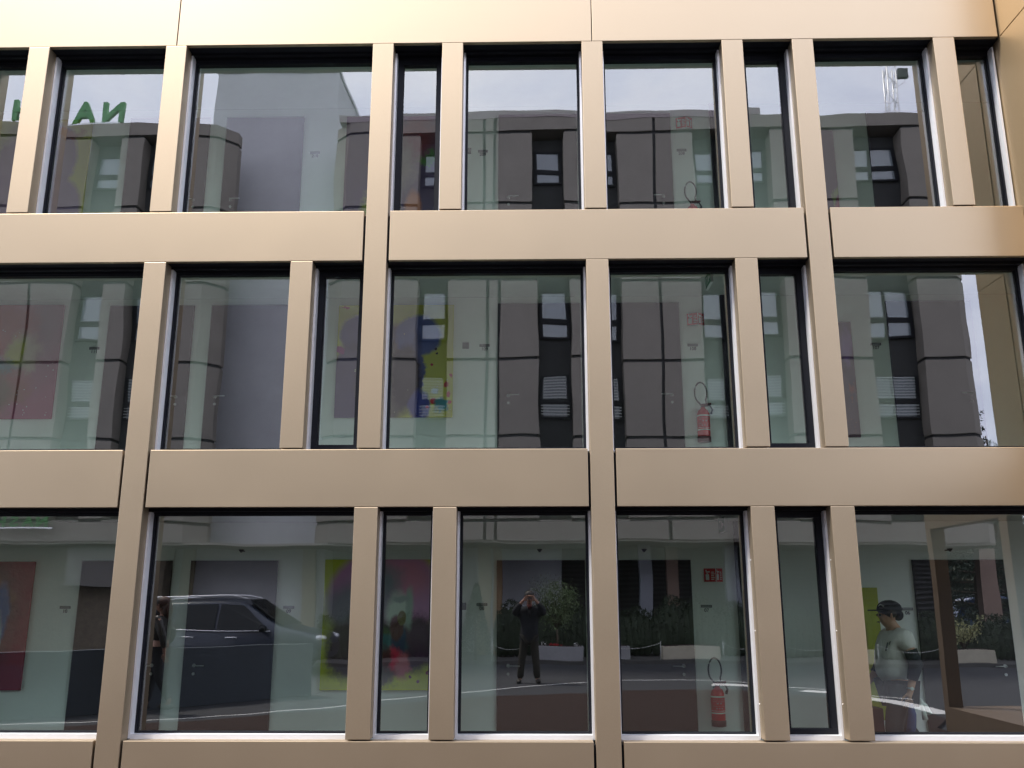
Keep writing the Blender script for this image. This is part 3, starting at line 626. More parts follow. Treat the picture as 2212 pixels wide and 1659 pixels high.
planter(10.9, PY, 1.15, CONC2, 'pale planter with a yellow green shrub behind the gold pillar')
HX = [(-5.6, -2.25, 1.30, 'dark hedge left of the cone shrub'), (-.9, 3.2, 1.50, 'dark hedge behind the photographer'), (3.2, 9.2, 1.62, 'long dark hedge below the louvres'), (9.2, 14.5, 1.35, 'dark hedge behind the pale planter')]
for x0, x1, hh, lb in HX:
    b = MB(); n_ = int((x1-x0)*1500)
    pts = []
    for _ in range(n_):
        x = random.uniform(x0, x1); zt = hh*(.86+.14*math.sin(x*2.3)*math.sin(x*5.1+1)); z = random.uniform(.1, 1)**.7*zt; y = Yv(24.6)+random.uniform(-.35, .35)
        pts.append((x, y, z+.09))
    leaves(b, pts, .085); hd = empty('hedge', ((x0+x1)/2, Yv(24.6), .09), lb, 'hedge', 'hedges along the opposite building')
    fo = b.build('foliage', LF_D, hd, fix=False); fo.location = (-(x0+x1)/2, -Yv(24.6), -.09)
    b = MB(); xs_ = x0+.1
    while xs_ < x1-.1:      # solid core added to soften the dark gaps between leaves
        hh_ = hh*(.86+.14*math.sin(xs_*2.3)*math.sin(xs_*5.1+1))*.88
        b.ball((xs_, Yv(24.6), .09+hh_/2), .20, .22, hh_/2, seg=10); xs_ += .16
    ic_ = b.build('inner_core', LF_D, hd, fix=False); ic_.location = (-(x0+x1)/2, -Yv(24.6), -.09)
    b = MB()
    for i in range(int((x1-x0)*3)):
        x = x0+.15+i/3; b.tube([(x, Yv(24.6), .05), (x+random.uniform(-.1, .1), Yv(24.6)+random.uniform(-.1, .1), hh*.8)], [.02, .008], 5)
    st = b.build('stems', BARK, hd, fix=False); st.location = fo.location
# olive tree
t = empty('olive_tree', (.70, PY, .46), 'small leafy olive tree in the grey planter right of the photographer', 'tree')
tr = MB(); tips = []
tr.tube([(0, 0, -.05), (.02, 0, .20), (0, 0, .42)], [.03, .024, .022], 8)
for i in range(11):
    a = i*2.4; l = random.uniform(.5, .95); top = (math.cos(a)*l*.55, math.sin(a)*l*.42, .55+l*.75)
    mid = (top[0]*.4, top[1]*.4, .42+(top[2]-.42)*.5)
    tr.tube([(0, 0, .38), mid, top], [.016, .010, .004], 6); tips += [mid, top]
tr.build('trunk', BARK, t)
lf = MB(); pts = []
for tp in tips:
    for _ in range(150):
        v = Vector((random.gauss(0, .13), random.gauss(0, .13), random.gauss(.06, .17))); pts.append(Vector(tp)+v)
leaves(lf, pts, .075, .28); lf.build('crown', LF_O, t, fix=False)
# cone shrub
t = empty('cone_shrub', (-1.38, PY-.1, .09), 'dark green cone shaped conifer in front of the beige column', 'shrub')
b = MB(); pts = []
for _ in range(3800):
    h = random.random()**.75; rr = (.42*(1-h)**.8+.03)*random.uniform(.72, 1.05); a = random.uniform(0, 6.283); pts.append((rr*math.cos(a), rr*math.sin(a), .12+h*1.72))
leaves(b, pts, .07, .4); b.build('foliage', LF_C, t, fix=False); b = MB(); b.tube([(0, 0, 0), (0, 0, 1.5)], [.04, .01], 6); b.build('trunk', BARK, t)
# variegated shrub
t = empty('shrub', (10.85, PY, .42), 'yellow green variegated shrub in the pale planter at right', 'shrub')
b = MB(); st = MB(); 
for i in range(16):
    a = random.uniform(0, 6.283); l = random.uniform(.35, .72); tip = Vector((math.cos(a)*l*.75, math.sin(a)*.25, l*1.1)); st.tube([(0, 0, -.02), tip*.5, tip], [.012, .008, .004], 5)
    leaves(b, [tip*random.uniform(.45, 1.05)+Vector((random.gauss(0, .06), random.gauss(0, .06), random.gauss(0, .06))) for _ in range(70)], .08, .45)
b.build('foliage', LF_V, t, fix=False); st.build('stems', BARK, t)
# conifers behind the right end of the building
def conifer(x, y, h, sp, lb):
    t = empty('conifer', (x, y, 0), lb, 'tree', 'conifers beyond the opposite building')
    b = MB(); b.tube([(0, 0, -.02), (0, 0, h)], [.16, .02], 7); br = []
    lf = MB(); z = h*.12
    while z < h*.98:
        rr = sp*(1-z/h)**.8+.12
        for i in range(7):
            a = random.uniform(0, 6.283); l = rr*random.uniform(.7, 1.25); tip = Vector((math.cos(a)*l, math.sin(a)*l, z-l*.12+.12*l*l)); b.tube([(0, 0, z), tip], [.03, .008], 4)
            leaves(lf, [Vector((0, 0, z)).lerp(tip, random.uniform(.25, 1.05))+Vector((random.gauss(0, .09), random.gauss(0, .09), random.gauss(-.05, .07))) for _ in range(int(55*l+12))], .17, .22)
        z += .33
    b.build('trunk', BARK, t); lf.build('crown', LF_P, t, fix=False)
conifer(14.6, Yv(30), 9.4, 1.7, 'tall dark conifer showing past the right end of the opposite building')
conifer(16.2, Yv(31.5), 7.2, 1.9, 'lower dark conifer in the bright gap beside the gold wing')
conifer(19.5, Yv(33), 8.5, 2.2, 'dark conifer farthest to the right across the street')
# far trees across the street at the right
b = MB()
for i in range(30):
    x = 12+i*1.5; b.ball((x+random.uniform(-.4, .4), Yv(46)+random.uniform(-1, 1), random.uniform(2.0, 2.8)), 1.3, 1.2, random.uniform(2.6, 3.4), seg=10)
leaves(b, [(random.uniform(11, 57), Yv(45)+random.uniform(-1.6, 1.6), random.uniform(0, 6.4)) for _ in range(16000)], .34, .6)
tag(b.build('far_trees', LF_P, fix=False), 'dark belt of trees in the distance beyond the street', 'trees', kind='stuff')
# loose white chain between planters
CH = mat('white_chain', (.5, .5, .48), .5)
for i, (xa, xb, lb) in enumerate(((-.95, .1, 'white sagging chain left of the photographer'), (1.45, 3.2, 'white sagging chain between grey and cream planters'), (4.75, 5.7, 'white sagging chain at the glass partition'), (6.3, 7.85, 'white sagging chain mirrored in the narrow window'), (8.55, 10.25, 'white sagging chain behind the worker'))):
    b = MB(); n_ = 26
    for k in range(n_):
        f0, f1 = k/n_, (k+.8)/n_
        P0 = [(xa+(xb-xa)*q, PY+.3, .52-.26*4*q*(1-q)*.6) for q in (f0, f1)]
        b.tube(P0, .012 if k % 2 else .008, 6)
    b.tube([(xa, PY+.3, .09), (xa, PY+.3, .56)], .012, 8); b.tube([(xb, PY+.3, .09), (xb, PY+.3, .56)], .012, 8)
    tag(b.build('chain_barrier', CH), lb, 'chain', 'white chain barriers along the far kerb')
# flowers
FR_ = mat('red_petals', (.5, .02, .03), .6); FW = mat('white_petals', (.7, .68, .68), .6)
t = empty('flower', (.75, PY+.15, .46), 'low red and white flowers in the grey planter', 'flowers')
b = MB(); leaves(b, [(random.gauss(-.12, .06), random.gauss(0, .04), random.uniform(0, .06)) for _ in range(60)], .04, .8); b.build('petals', FR_, t, fix=False)
b = MB(); leaves(b, [(random.choice((-.4, .4))+random.gauss(0, .04), random.gauss(0, .04), random.uniform(0, .09)) for _ in range(40)], .04, .8); b.build('petals', FW, t, fix=False)

# ------------------------------------------------------------------ cars
def car(name, loc, label, paint, rz=0, sx_=1.0):
    t = empty(name, loc, label, 'car', None, rz); t.scale = (sx_, 1, 1)
    # stations along x: (x, zbottom, zbelt, zroof, half width belt, half width roof)
    S = [(-2.30, .45, .80, .86, .70, .60), (-2.25, .34, .98, 1.05, .84, .66), (-2.10, .28, 1.00, 1.42, .90, .60), (-1.75, .25, 1.00, 1.60, .93, .62), (-1.0, .25, .985, 1.665, .945, .66), (-.2, .25, .97, 1.67, .945, .66), (.45, .25, .955, 1.60, .945, .64),
         (.85, .25, .95, 1.40, .94, .66), (1.25, .25, .95, 1.13, .94, .78), (1.45, .25, .945, 1.03, .94, .82), (1.9, .26, .90, .965, .90, .74), (2.2, .30, .78, .87, .82, .66), (2.34, .38, .62, .70, .70, .55)]
    b = MB(); rings = []
    for x, zb, zl, zr, wb, wr in S:
        half = [(wb*.80, zb), (wb*.97, zb+.08), (wb, zb+.28), (wb*1.005, (zb+zl)/2+.08), (wb*.965, zl), (wr+(wb-wr)*.12, zl+(zr-zl)*.80), (wr*.86, zr-.035), (wr*.45, zr)]
        rings.append([b.bm.verts.new((x, y, z)) for y, z in half]+[b.bm.verts.new((x, -y, z)) for y, z in half[::-1]])
    for i in range(len(rings)-1):
        n = len(rings[0])
        for k in range(n):
            fc = b.bm.faces.new((rings[i][k], rings[i+1][k], rings[i+1][(k+1) % n], rings[i][(k+1) % n])); fc.smooth = True
    b.bm.faces.new(rings[0]); b.bm.faces.new(rings[-1][::-1])
    body = b.build('body', paint, t); sb = body.modifiers.new('s', 'SUBSURF'); sb.levels = 2; sb.render_levels = 2
    DG = mat('car_glass_'+name, (.008, .010, .012), .08, 0, spec=.25) if 'car_glass_'+name not in bpy.data.materials else bpy.data.materials['car_glass_'+name]
    # side windows follow the leaning side
    for sy in (1, -1):
        def q(x, f): # f 0 at belt, 1 near roof
            for i in range(len(S)-1):
                if S[i][0] <= x <= S[i+1][0]:
                    k = (x-S[i][0])/(S[i+1][0]-S[i][0]); zl, zr, wb, wr = [S[i][j]+(S[i+1][j]-S[i][j])*k for j in (2, 3, 4, 5)]; break
            y = wb*.955+((wr+(wb-wr)*.12)-wb*.955)*f; return (x, sy*(y+.014), zl+.02+(zr-zl)*.78*f)
        for pts in ([q(-1.95, 0), q(-1.15, 0), q(-1.12, 1), q(-1.60, .95)], [q(-1.09, 0), q(-.16, 0), q(-.16, 1), q(-1.06, 1)], [q(-.10, 0), q(1.12, 0), q(.92, .45), q(.42, 1), q(-.10, 1)]):
            w_ = MB(); w_.quad(pts); o = w_.build('side_window', DG, t, fix=False); so_ = o.modifiers.new('t', 'SOLIDIFY'); so_.thickness = .012
        c_ = MB(); c_.tube([q(x, -.03) for x in (-1.95, -1, 0, 1.12)], .012, 6); c_.build('chrome_strip', SILVER, t)
        c_ = MB(); c_.tube([(-1.85, sy*.60, 1.60), (-1.6, sy*.60, 1.665), (-.8, sy*.62, 1.71), (.1, sy*.62, 1.69), (.45, sy*.60, 1.62)], .018, 6); c_.build('roof_rail', ALU, t)
        for hx in (-.85, .12):
            c_ = MB(); c_.tube([(hx, sy*.955, .83), (hx+.04, sy*.985, .835), (hx+.22, sy*.985, .83), (hx+.26, sy*.95, .825)], .016, 6); c_.build('door_handle', SILVER, t)
        m_ = MB(); m_.ball((.98, sy*1.06, 1.02), .10, .12, .085); m_.tube([(.98, sy*.90, .97), (.98, sy*1.0, 1.0)], .03, 6); m_.build('mirror', DG, t)
        hl = MB(); hl.ball((2.12, sy*.70, .78), .18, .12, .085); hl.build('headlight', mat('headlight_'+name+str(sy), (.6, .62, .65), .1, .2, spec=1), t)
        tl = MB(); tl.ball((-2.20, sy*.76, .92), .08, .1, .12); tl.build('tail_light', RED, t)
        for wx in (-1.42, 1.42):
            wh = MB(); prof = [(.20, -.10), (.33, -.10), (.36, -.06), (.36, .06), (.33, .10), (.20, .10)]
            n = 28; rg = [[wh.bm.verts.new((wx+rr*math.cos(2*math.pi*k/n), sy*.86+yy, .36+rr*math.sin(2*math.pi*k/n))) for k in range(n)] for rr, yy in prof]
            for i in range(len(rg)):
                for k in range(n): fc = wh.bm.faces.new((rg[i][k], rg[i][(k+1) % n], rg[(i+1) % len(rg)][(k+1) % n], rg[(i+1) % len(rg)][k])); fc.smooth = True
            wo = wh.build('wheel', RUB, t)
            rm = MB()
            for k in range(5):
                a = 2*math.pi*k/5; rm.tube([(wx, sy*.955, .36), (wx+.21*math.cos(a), sy*.955, .36+.21*math.sin(a))], [.045, .03], 6)
            rm.tube([(wx, sy*.80, .36), (wx, sy*.93, .36)], .205, 24)
            rm.build('rim', STEEL, wo)
    # windscreen
    w_ = MB(); w_.quad([(1.36, .80, 1.08), (1.36, -.80, 1.08), (.52, -.60, 1.60), (.52, .60, 1.60)]); o = w_.build('windscreen', DG, t, fix=False); so_ = o.modifiers.new('t', 'SOLIDIFY'); so_.thickness = .02; so_.offset = 0
    g_ = MB(); g_.box(2.28, 2.36, -.42, .42, .50, .66); g_.build('grille', RUB, t, bevel=.01)
    return t
car('parked_car', (-6.76, Yv(21.2), 0), 'dark blue grey estate car with silver roof rails, mirrored in the lower left window', mat('car_paint_dark', (.028, .037, .060), .35, .2, noise=.03, coat=.35))
car('parked_car', (16.2, Yv(31), .09), 'bright blue car seen past the pinkish column at lower right', mat('car_paint_blue', (.03, .10, .28), .25, .2, noise=.03, coat=1))

# ------------------------------------------------------------------ people
def skin(name, J, B, m, parent, lv=2, root=None):
    names = list(J); idx = {n: i for i, n in enumerate(names)}
    me = bpy.data.meshes.new(name); me.from_pydata([J[n][:3] for n in names], [(idx[a], idx[c]) for a, c in B], [])
    o = bpy.data.objects.new(name, me); col.objects.link(o); o.parent = parent
    sk = o.modifiers.new('skin', 'SKIN'); sk.use_smooth_shade = True
    if not me.skin_vertices: 
        bpy.context.view_layer.update()
    for n in names:
        v = me.skin_vertices[0].data[idx[n]]; rr = J[n][3]
        v.radius = rr if isinstance(rr, tuple) else (rr, rr)
        v.use_root = (n == (root or names[0]))
    s = o.modifiers.new('sub', 'SUBSURF'); s.levels = lv; s.render_levels = lv
    bpy.context.view_layer.update()
    ev = bpy.data.meshes.new_from_object(o.evaluated_get(bpy.context.evaluated_depsgraph_get()))
    o.modifiers.clear(); o.data = ev; ev.name = name; ev.materials.clear(); ev.materials.append(m)
    for p in ev.polygons: p.use_smooth = True
    return o
SKN = mat('skin_tone', (.46, .25, .17), .5, noise=.06); SKT = mat('tanned_skin', (.58, .30, .20), .5, noise=.06)
def head_parts(t, c, facing, hairm, hair='short', s=1.0):
    """eyes, brows, mouth, ears around head centre c, facing = angle of the face in the xy plane"""
    M_ = Matrix.Translation(c) @ Matrix.Rotation(facing, 4, 'Z')       # local +x = forward
    def p(x, y, z): return M_ @ Vector((x*s, y*s, z*s))
    e = MB()
    for y in (-.032, .032): e.ball(p(.083, y, .0), .012*s, seg=8)
    e.build('eyes', RUB, t)
    m_ = MB(); m_.tube([p(.088, -.024, -.066), p(.096, 0, -.064), p(.088, .024, -.066)], .006*s, 6); m_.build('mouth', DKR, t)
    ea = MB()
    for y in (-.082, .082): ea.ball(p(-.005, y, -.01), .020*s, .010*s, .032*s, seg=8)
    ea.build('ears', SKT, t)
    if hair == 'short':
        h = MB(); h.ball(p(-.018, 0, .045), .098*s, .086*s, .082*s, seg=18); h.build('hair', hairm, t)
def hand(J, B, wrist, palm, fdir, side, curl, s=1.0, pre='h'):
    """adds palm, four fingers and a thumb to a skeleton; fdir fingers direction, side = across palm (towards thumb), curl = palm-normal direction"""
    f_ = Vector(fdir).normalized(); sd_ = Vector(side).normalized(); cu_ = Vector(curl).normalized(); P0 = Vector(palm)
    J[pre+'palm'] = (*P0, (.024*s, .018*s)); B.append((wrist, pre+'palm'))
    k_ = P0+f_*.035*s; J[pre+'kn'] = (*k_, (.030*s, .013*s)); B.append((pre+'palm', pre+'kn'))
    for i, (off, ln) in enumerate(((.028, .070), (.010, .078), (-.009, .072), (-.027, .058))):
        a = k_+sd_*off*s+f_*.012*s; c1 = a+f_*ln*.45*s+cu_*.012*s; c2 = c1+f_*ln*.30*s+cu_*.026*s; c3 = c2+f_*ln*.10*s+cu_*.026*s
        for q_, (v, rr) in enumerate(((a, .0095), (c1, .0088), (c2, .008), (c3, .0065))):
            J[f'{pre}f{i}{q_}'] = (*v, rr*s); B.append((pre+'kn' if q_ == 0 else f'{pre}f{i}{q_-1}', f'{pre}f{i}{q_}'))
    a = P0+sd_*.030*s+cu_*.006*s; b_ = a+(sd_*.6+f_*.8)*.036*s+cu_*.012*s; c_ = b_+(sd_*.2+f_)*.026*s+cu_*.012*s
    for q_, (v, rr) in enumerate(((a, .012), (b_, .010), (c_, .008))):
        J[f'{pre}t{q_}'] = (*v, rr*s); B.append((pre+'palm' if q_ == 0 else f'{pre}t{q_-1}', f'{pre}t{q_}'))

# photographer: behind the camera, both hands raised to a phone
CY = -8.6
t = empty('person', (0, CY, 0), 'photographer in long black coat holding a phone, mirrored in the middle window', 'person')
HC = (0.0, -.17, 1.60)
J = {'pel': (0, -.24, .93, .13), 'wa': (0, -.24, 1.08, .12), 'ch': (0, -.23, 1.28, (.12, .09)), 'nk0': (0, -.22, 1.43, .05), 'nk1': (0, -.19, 1.50, .052), 'jaw': (0, -.165, 1.545, (.062, .066)), 'hd': (0, -.175, 1.60, (.076, .088)), 'tp': (0, -.185, 1.665, (.068, .078)), 'nose': (0, -.085, 1.585, .012),
     'ls': (-.17, -.235, 1.37, .045), 'le': (-.31, -.13, 1.345, .042), 'lw': (-.125, -.03, 1.54, .026), 'rs': (.17, -.235, 1.37, .045), 're': (.31, -.13, 1.335, .042), 'rw': (.125, -.03, 1.54, .026),
     'lh': (-.09, -.24, .88, .09), 'lk': (-.13, -.22, .48, .055), 'la': (-.165, -.24, .08, .036), 'lt': (-.175, -.19, .05, .030), 'rh': (.09, -.24, .88, .09), 'rk': (.12, -.20, .48, .055), 'ra': (.15, -.22, .08, .036), 'rt': (.16, -.17, .05, .030)}
B = [('pel', 'wa'), ('wa', 'ch'), ('ch', 'nk0'), ('nk0', 'nk1'), ('nk1', 'jaw'), ('jaw', 'hd'), ('hd', 'tp'), ('hd', 'nose'), ('ch', 'ls'), ('ls', 'le'), ('le', 'lw'), ('ch', 'rs'), ('rs', 're'), ('re', 'rw'),
     ('pel', 'lh'), ('lh', 'lk'), ('lk', 'la'), ('la', 'lt'), ('pel', 'rh'), ('rh', 'rk'), ('rk', 'ra'), ('ra', 'rt')]
hand(J, B, 'lw', (-.108, -.025, 1.565), (.62, .05, .70), (.6, -.3, -.4), (.8, -.1, -.3), .95, 'L')
hand(J, B, 'rw', (.108, -.025, 1.565), (-.62, .05, .70), (-.6, -.3, -.4), (-.8, -.1, -.3), .95, 'R')
skin('body', J, B, SKN, t)
HAIRD = mat('dark_hair', (.025, .018, .014), .6, noise=.2); head_parts(t, (0, -.175, 1.60), R(90), HAIRD)
COAT = mat('black_wool', (.012, .013, .018), .9, noise=.2, nscale=60); KHA = mat('khaki_trousers', (.032, .028, .020), .9, noise=.12); SHO = mat('dark_shoe', (.03, .026, .022), .5, noise=.1)
JC = {'ch': (0, -.235, 1.27, (.185, .135)), 'wa': (0, -.24, 1.08, (.175, .135)), 'hp': (0, -.24, .92, (.20, .15)), 'hm': (0, -.24, .72, (.225, .17)), 'co': (0, -.225, 1.405, (.10, .09)), 'cl': (0, -.21, 1.46, (.075, .07)),
      'ls': (-.175, -.23, 1.375, .098), 'le': (-.315, -.13, 1.33, .080), 'lw': (-.158, -.05, 1.50, .054), 'rs': (.175, -.23, 1.375, .098), 're': (.315, -.13, 1.33, .080), 'rw': (.158, -.05, 1.50, .054)}
coat = skin('coat', JC, [('ch', 'wa'), ('wa', 'hp'), ('hp', 'hm'), ('ch', 'co'), ('co', 'cl'), ('ch', 'ls'), ('ls', 'le'), ('le', 'lw'), ('ch', 'rs'), ('rs', 're'), ('re', 'rw')], COAT, t)
b = MB(); b.tube([(-.06, -.115, 1.44), (-.02, -.095, 1.36), (0, -.088, 1.28)], .014, 6); b.tube([(.06, -.115, 1.44), (.02, -.095, 1.36), (0, -.088, 1.28)], .014, 6); b.build('lapel', COAT, coat)
b = MB(); b.ball((0, -.165, 1.44), .055, .05, .045); b.build('scarf', mat('rust_scarf', (.16, .04, .03), .9, noise=.2), t)
skin('trousers', {'pl': (0, -.24, .90, .14), 'lh': (-.09, -.24, .84, .10), 'lk': (-.13, -.225, .48, .075), 'la': (-.168, -.235, .07, .066), 'rh': (.09, -.24, .84, .10), 'rk': (.12, -.205, .48, .075), 'ra': (.153, -.215, .07, .066)}, [('pl', 'lh'), ('lh', 'lk'), ('lk', 'la'), ('pl', 'rh'), ('rh', 'rk'), ('rk', 'ra')], KHA, t)
b = MB(); b.ball((-.185, -.15, .045), .05, .14, .045); b.ball((.17, -.13, .045), .05, .14, .045); b.build('shoes', SHO, t)
ph = MB(); ph.box(-.070, .070, -.034, -.026, -.036, .034); p_ = ph.build('phone', mat('phone_shell', (.10, .10, .11), .3), None, (0, CY, 1.60), bevel=.004); tag(p_, 'dark phone held sideways in front of the photographer', 'phone')

# worker in the corridor, walking left
t = empty('person', (3.835, 1.22, -.17), 'worker in pale grey T-shirt and black cap walking left behind the lower right window', 'person', rz=R(90))
t.scale = (1.0, 1.0, 1.0)
J = {'pel': (0, -.02, .95, (.15, .15)), 'wa': (0, .02, 1.08, (.15, .16)), 'ch': (0, -.02, 1.30, (.16, .14)), 'nk0': (0, -.01, 1.45, .07), 'nk1': (0, .02, 1.50, .065), 'jaw': (0, .055, 1.545, (.066, .074)), 'hd': (0, .045, 1.605, (.080, .098)), 'tp': (0, .035, 1.675, (.07, .084)), 'nose': (0, .150, 1.59, .014), 'chin': (0, .115, 1.53, .024),
     'ls': (-.20, -.03, 1.40, .068), 'le': (-.25, -.09, 1.12, .05), 'lw': (-.25, -.02, .875, .034), 'rs': (.20, -.03, 1.40, .068), 're': (.25, .03, 1.13, .05), 'rw': (.24, .20, .93, .034),
     'lh': (-.09, 0, .90, .11), 'lk': (-.10, .13, .50, .07), 'la': (-.10, .12, .09, .045), 'lt': (-.11, .26, .035, .038), 'rh': (.09, 0, .90, .11), 'rk': (.10, -.06, .50, .07), 'ra': (.10, -.32, .14, .045), 'rt': (.11, -.22, .03, .038)}
B = [('pel', 'wa'), ('wa', 'ch'), ('ch', 'nk0'), ('nk0', 'nk1'), ('nk1', 'jaw'), ('jaw', 'hd'), ('hd', 'tp'), ('hd', 'nose'), ('jaw', 'chin'), ('ch', 'ls'), ('ls', 'le'), ('le', 'lw'), ('ch', 'rs'), ('rs', 're'), ('re', 'rw'),
     ('pel', 'lh'), ('lh', 'lk'), ('lk', 'la'), ('la', 'lt'), ('pel', 'rh'), ('rh', 'rk'), ('rk', 'ra'), ('ra', 'rt')]
hand(J, B, 'lw', (-.245, -.005, .815), (0, .10, -.95), (0, .95, .1), (.9, .1, 0), 1.12, 'L')
hand(J, B, 'rw', (.235, .23, .885), (0, .3, -.9), (0, .8, .3), (-.9, .1, 0), 1.12, 'R')
skin('body', J, B, SKT, t); head_parts(t, (0, .045, 1.60), R(90), HAIRD, s=1.1)
TEE = mat('grey_tshirt', (.74, .68, .66), .9, noise=.06, nscale=30, bump=.004, bscale=9); NVY = mat('blue_grey_trousers', (.050, .052, .062), .9, noise=.12); BLS = mat('black_sleeve', (.02, .02, .028), .8, noise=.15)
tee = skin('t_shirt', {'ch': (0, -.02, 1.29, (.205, .17)), 'wa': (0, .035, 1.10, (.20, .205)), 'hm': (0, .02, .90, (.20, .205)), 'co': (0, -.01, 1.415, (.12, .10)), 'ls': (-.20, -.03, 1.385, .10), 'lu': (-.245, -.07, 1.235, .088), 'rs': (.20, -.03, 1.385, .10), 'ru': (.245, -.0, 1.235, .088)},
     [('ch', 'wa'), ('wa', 'hm'), ('ch', 'co'), ('ch', 'ls'), ('ls', 'lu'), ('ch', 'rs'), ('rs', 'ru')], TEE, t)
for nm, a, c, d in (('sleeve', (-.24, -.06, 1.26), (-.255, -.095, 1.12), (-.252, -.045, .965)), ('sleeve', (.24, .0, 1.26), (.255, .035, 1.13), (.245, .14, 1.0))):
    b = MB(); b.tube([a, c, d], [.068, .072, .052], 14); b.build(nm, BLS, t)
skin('trousers', {'pl': (0, .0, .93, (.175, .17)), 'lh': (-.09, .02, .86, .125), 'lk': (-.10, .13, .50, .095), 'la': (-.10, .11, .12, .075), 'rh': (.09, 0, .86, .125), 'rk': (.10, -.05, .50, .095), 'ra': (.10, -.30, .17, .075)}, [('pl', 'lh'), ('lh', 'lk'), ('lk', 'la'), ('pl', 'rh'), ('rh', 'rk'), ('rk', 'ra')], NVY, t)
b = MB(); b.ball((-.105, .17, .045), .055, .15, .05); b.ball((.105, -.26, .07), .055, .15, .05); b.build('shoes', SHO, t)
CAP = mat('black_cap', (.013, .014, .018), .8, noise=.15)
b = MB(); b.ball((0, .02, 1.665), .108, .128, .090, seg=20); b.prism([(-.085, .10), (.085, .10), (.075, .19), (.04, .235), (-.04, .235), (-.075, .19)], 1.642, 1.655); b.ball((0, -.065, 1.60), .085, .05, .06)
cp = b.build('cap', CAP, t)
b = MB(); b.tube([(-.075, .105, 1.69), (-.05, .128, 1.71), (-.02, .138, 1.69)], .005, 6); b.build('cap_badge', WHT, cp)
b = MB()      # dark print on the chest: a loop and a slanted stroke
ring = [(-.145-.0*i+.0, .150+.0, 1.30) for i in range(1)]
def chest(yy, zz):   # point on near flank of the shirt
    return (-.205+.85*max(0, yy-.02)**1.6, yy, zz)
b.tube([chest(.085+.040*math.cos(a), 1.315+.028*math.sin(a)) for a in [R(k*30) for k in range(13)]], .006, 6)
b.tube([chest(.135, 1.33), chest(.150, 1.285), chest(.160, 1.245)], .009, 6)
b.build('shirt_print', BLS, tee)
b = MB(); b.tube([(-.25, -.02, .895), (-.25, -.018, .880)], .040, 16); wt = b.build('watch', STEEL, t); b = MB(); b.ball((-.290, -.02, .887), .006, .018, .018); b.build('dial', WHT, wt)
t2 = empty('rag', (3.96-.02, .965, .52), 'white rag in the hand of the worker', 'rag')
b = MB(); b.tube([(.00, 0, .09), (.045, .01, .03), (.075, 0, -.05)], [.010, .026, .034], 8); b.tube([(0, 0, .07), (.02, .0, -.02), (.03, .0, -.10)], [.010, .022, .03], 8); b.build('cloth', WHT, t2)
t3 = empty('glove', (3.84, .955, .52), 'blue work glove hanging from the hand of the worker', 'glove')
b = MB(); b.tube([(0, 0, .05), (.0, .0, -.05), (-.02, 0, -.17), (-.05, 0, -.26)], [.02, .04, .045, .03], 10); b.build('cloth', mat('blue_cloth', (.04, .07, .20), .8, noise=.1), t3)
t4 = empty('toolbox', (3.55, 1.46, .20), 'dark red toolbox carried in front of the worker', 'toolbox')
b = MB(); b.box(-.20, .16, -.10, .10, 0, .28); b.build('case', mat('dark_red_case', (.09, .012, .012), .5, noise=.2), t4, bevel=.01)
b = MB(); b.tube([(-.10, 0, .28), (-.08, 0, .36), (.06, 0, .36), (.08, 0, .28)], .012, 8); b.build('handle', RUB, t4)
b = MB(); b.box(-.04, .03, -.106, -.101, .10, .17); b.build('clasp', mat('brass', (.5, .35, .08), .4, .6), t4)

# woman walking past on the pavement
t = empty('person', (-5.38, Yv(13.5), .05), 'woman in dark leather jacket and rust red sweater, mirrored at lower left', 'person', rz=R(90))
J = {'pel': (0, 0, .88, .12), 'wa': (0, 0, 1.02, .10), 'ch': (0, 0, 1.20, (.13, .10)), 'nk0': (0, 0, 1.33, .05), 'nk1': (0, .02, 1.39, .046), 'jaw': (0, .045, 1.43, (.055, .062)), 'hd': (0, .035, 1.48, (.070, .085)), 'tp': (0, .03, 1.54, (.062, .074)), 'nose': (0, .125, 1.465, .011),
     'ls': (-.16, 0, 1.29, .05), 'le': (-.20, -.10, 1.06, .038), 'lw': (-.18, .0, .88, .026), 'rs': (.16, 0, 1.29, .05), 're': (.19, -.10, 1.04, .038), 'rw': (.19, -.14, .82, .026),
     'lh': (-.08, 0, .84, .09), 'lk': (-.08, .10, .47, .055), 'la': (-.08, .16, .08, .036), 'lt': (-.08, .28, .03, .03), 'rh': (.08, 0, .84, .09), 'rk': (.08, -.05, .46, .055), 'ra': (.08, -.24, .13, .036), 'rt': (.08, -.16, .03, .03)}
B = [('pel', 'wa'), ('wa', 'ch'), ('ch', 'nk0'), ('nk0', 'nk1'), ('nk1', 'jaw'), ('jaw', 'hd'), ('hd', 'tp'), ('hd', 'nose'), ('ch', 'ls'), ('ls', 'le'), ('le', 'lw'), ('ch', 'rs'), ('rs', 're'), ('re', 'rw'),
     ('pel', 'lh'), ('lh', 'lk'), ('lk', 'la'), ('la', 'lt'), ('pel', 'rh'), ('rh', 'rk'), ('rk', 'ra'), ('ra', 'rt')]
hand(J, B, 'lw', (-.175, .03, .835), (0, .3, -.9), (0, .9, .3), (.9, 0, 0), .95, 'L'); hand(J, B, 'rw', (.19, -.15, .775), (0, -.1, -.95), (0, .95, 0), (-.9, 0, 0), .95, 'R')
skin('body', J, B, SKN, t); head_parts(t, (0, .035, 1.475), R(90), HAIRD, s=.95)
HB = mat('auburn_hair', (.055, .018, .010), .6, noise=.3, nscale=20)
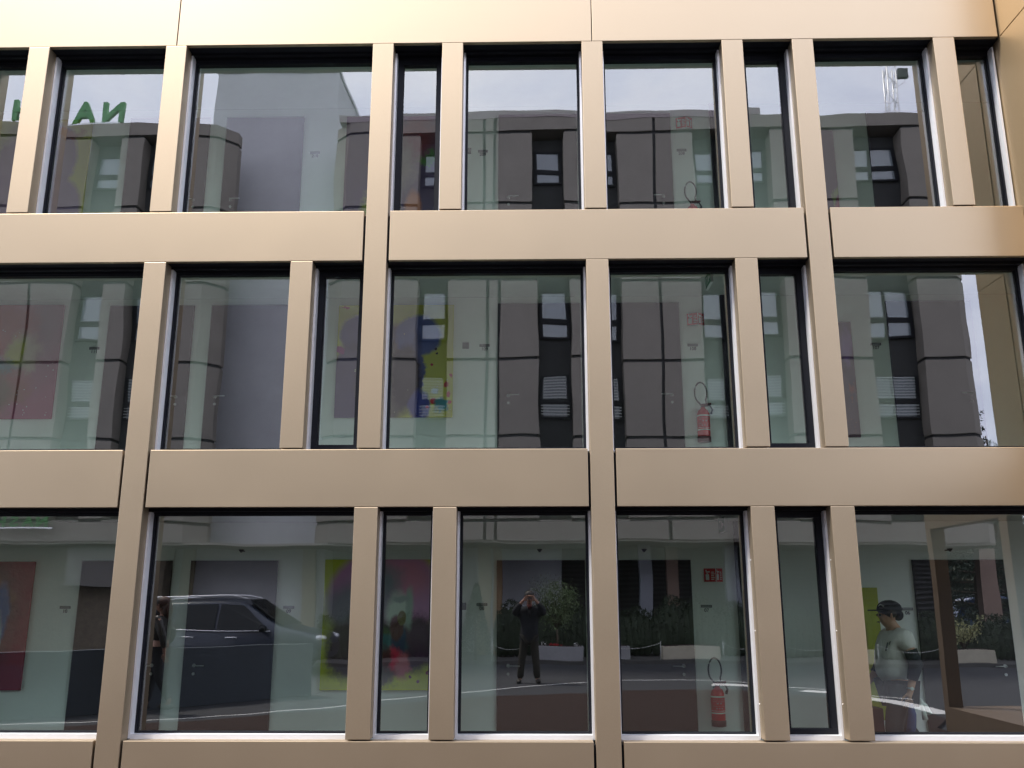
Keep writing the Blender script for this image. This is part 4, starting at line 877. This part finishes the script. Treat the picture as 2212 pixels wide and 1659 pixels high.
b = MB(); b.ball((0, -.01, 1.51), .098, .112, .090, seg=18); b.ball((0, -.065, 1.42), .095, .070, .13, seg=16); b.build('long_hair', HB, t)
LEA = mat('black_leather', (.022, .018, .016), .35, noise=.3, nscale=12, bump=.01, bscale=14)
jk = skin('jacket', {'ch': (0, 0, 1.19, (.165, .135)), 'wa': (0, 0, 1.04, (.15, .125)), 'hm': (0, 0, .95, (.155, .13)), 'co': (0, 0, 1.32, (.09, .08)), 'ls': (-.155, 0, 1.27, .075), 'le': (-.205, -.10, 1.06, .062), 'lw': (-.18, -.01, .91, .045), 'rs': (.155, 0, 1.27, .075), 're': (.195, -.10, 1.05, .062), 'rw': (.19, -.135, .86, .045)},
     [('ch', 'wa'), ('wa', 'hm'), ('ch', 'co'), ('ch', 'ls'), ('ls', 'le'), ('le', 'lw'), ('ch', 'rs'), ('rs', 're'), ('re', 'rw')], LEA, t)
skin('sweater', {'a': (0, 0, .96, (.150, .125)), 'b': (0, .005, .84, (.165, .145))}, [('a', 'b')], mat('rust_knit', (.24, .055, .03), .95, noise=.15, nscale=50), t)
skin('trousers', {'pl': (0, 0, .84, (.135, .12)), 'lh': (-.08, .01, .80, .095), 'lk': (-.08, .10, .47, .068), 'la': (-.08, .15, .10, .048), 'rh': (.08, 0, .80, .095), 'rk': (.08, -.05, .46, .068), 'ra': (.08, -.23, .15, .048)}, [('pl', 'lh'), ('lh', 'lk'), ('lk', 'la'), ('pl', 'rh'), ('rh', 'rk'), ('rk', 'ra')], BLS, t)
b = MB(); b.ball((0, .07, 1.33), .085, .07, .07); b.build('scarf', mat('black_scarf', (.02, .02, .025), .9), t)
b = MB(); b.ball((-.08, .21, .045), .042, .12, .045); b.ball((.08, -.19, .06), .042, .12, .045); b.build('shoes', SHO, t)
b = MB(); b.tube([(-.05, .11, .95), (.05, .12, .93)], .012, 6); b.tube([(-.18, .0, .90), (-.178, .01, .88)], .046, 12); b.build('cuff', mat('pale_blue_cloth', (.25, .35, .5), .8), jk)
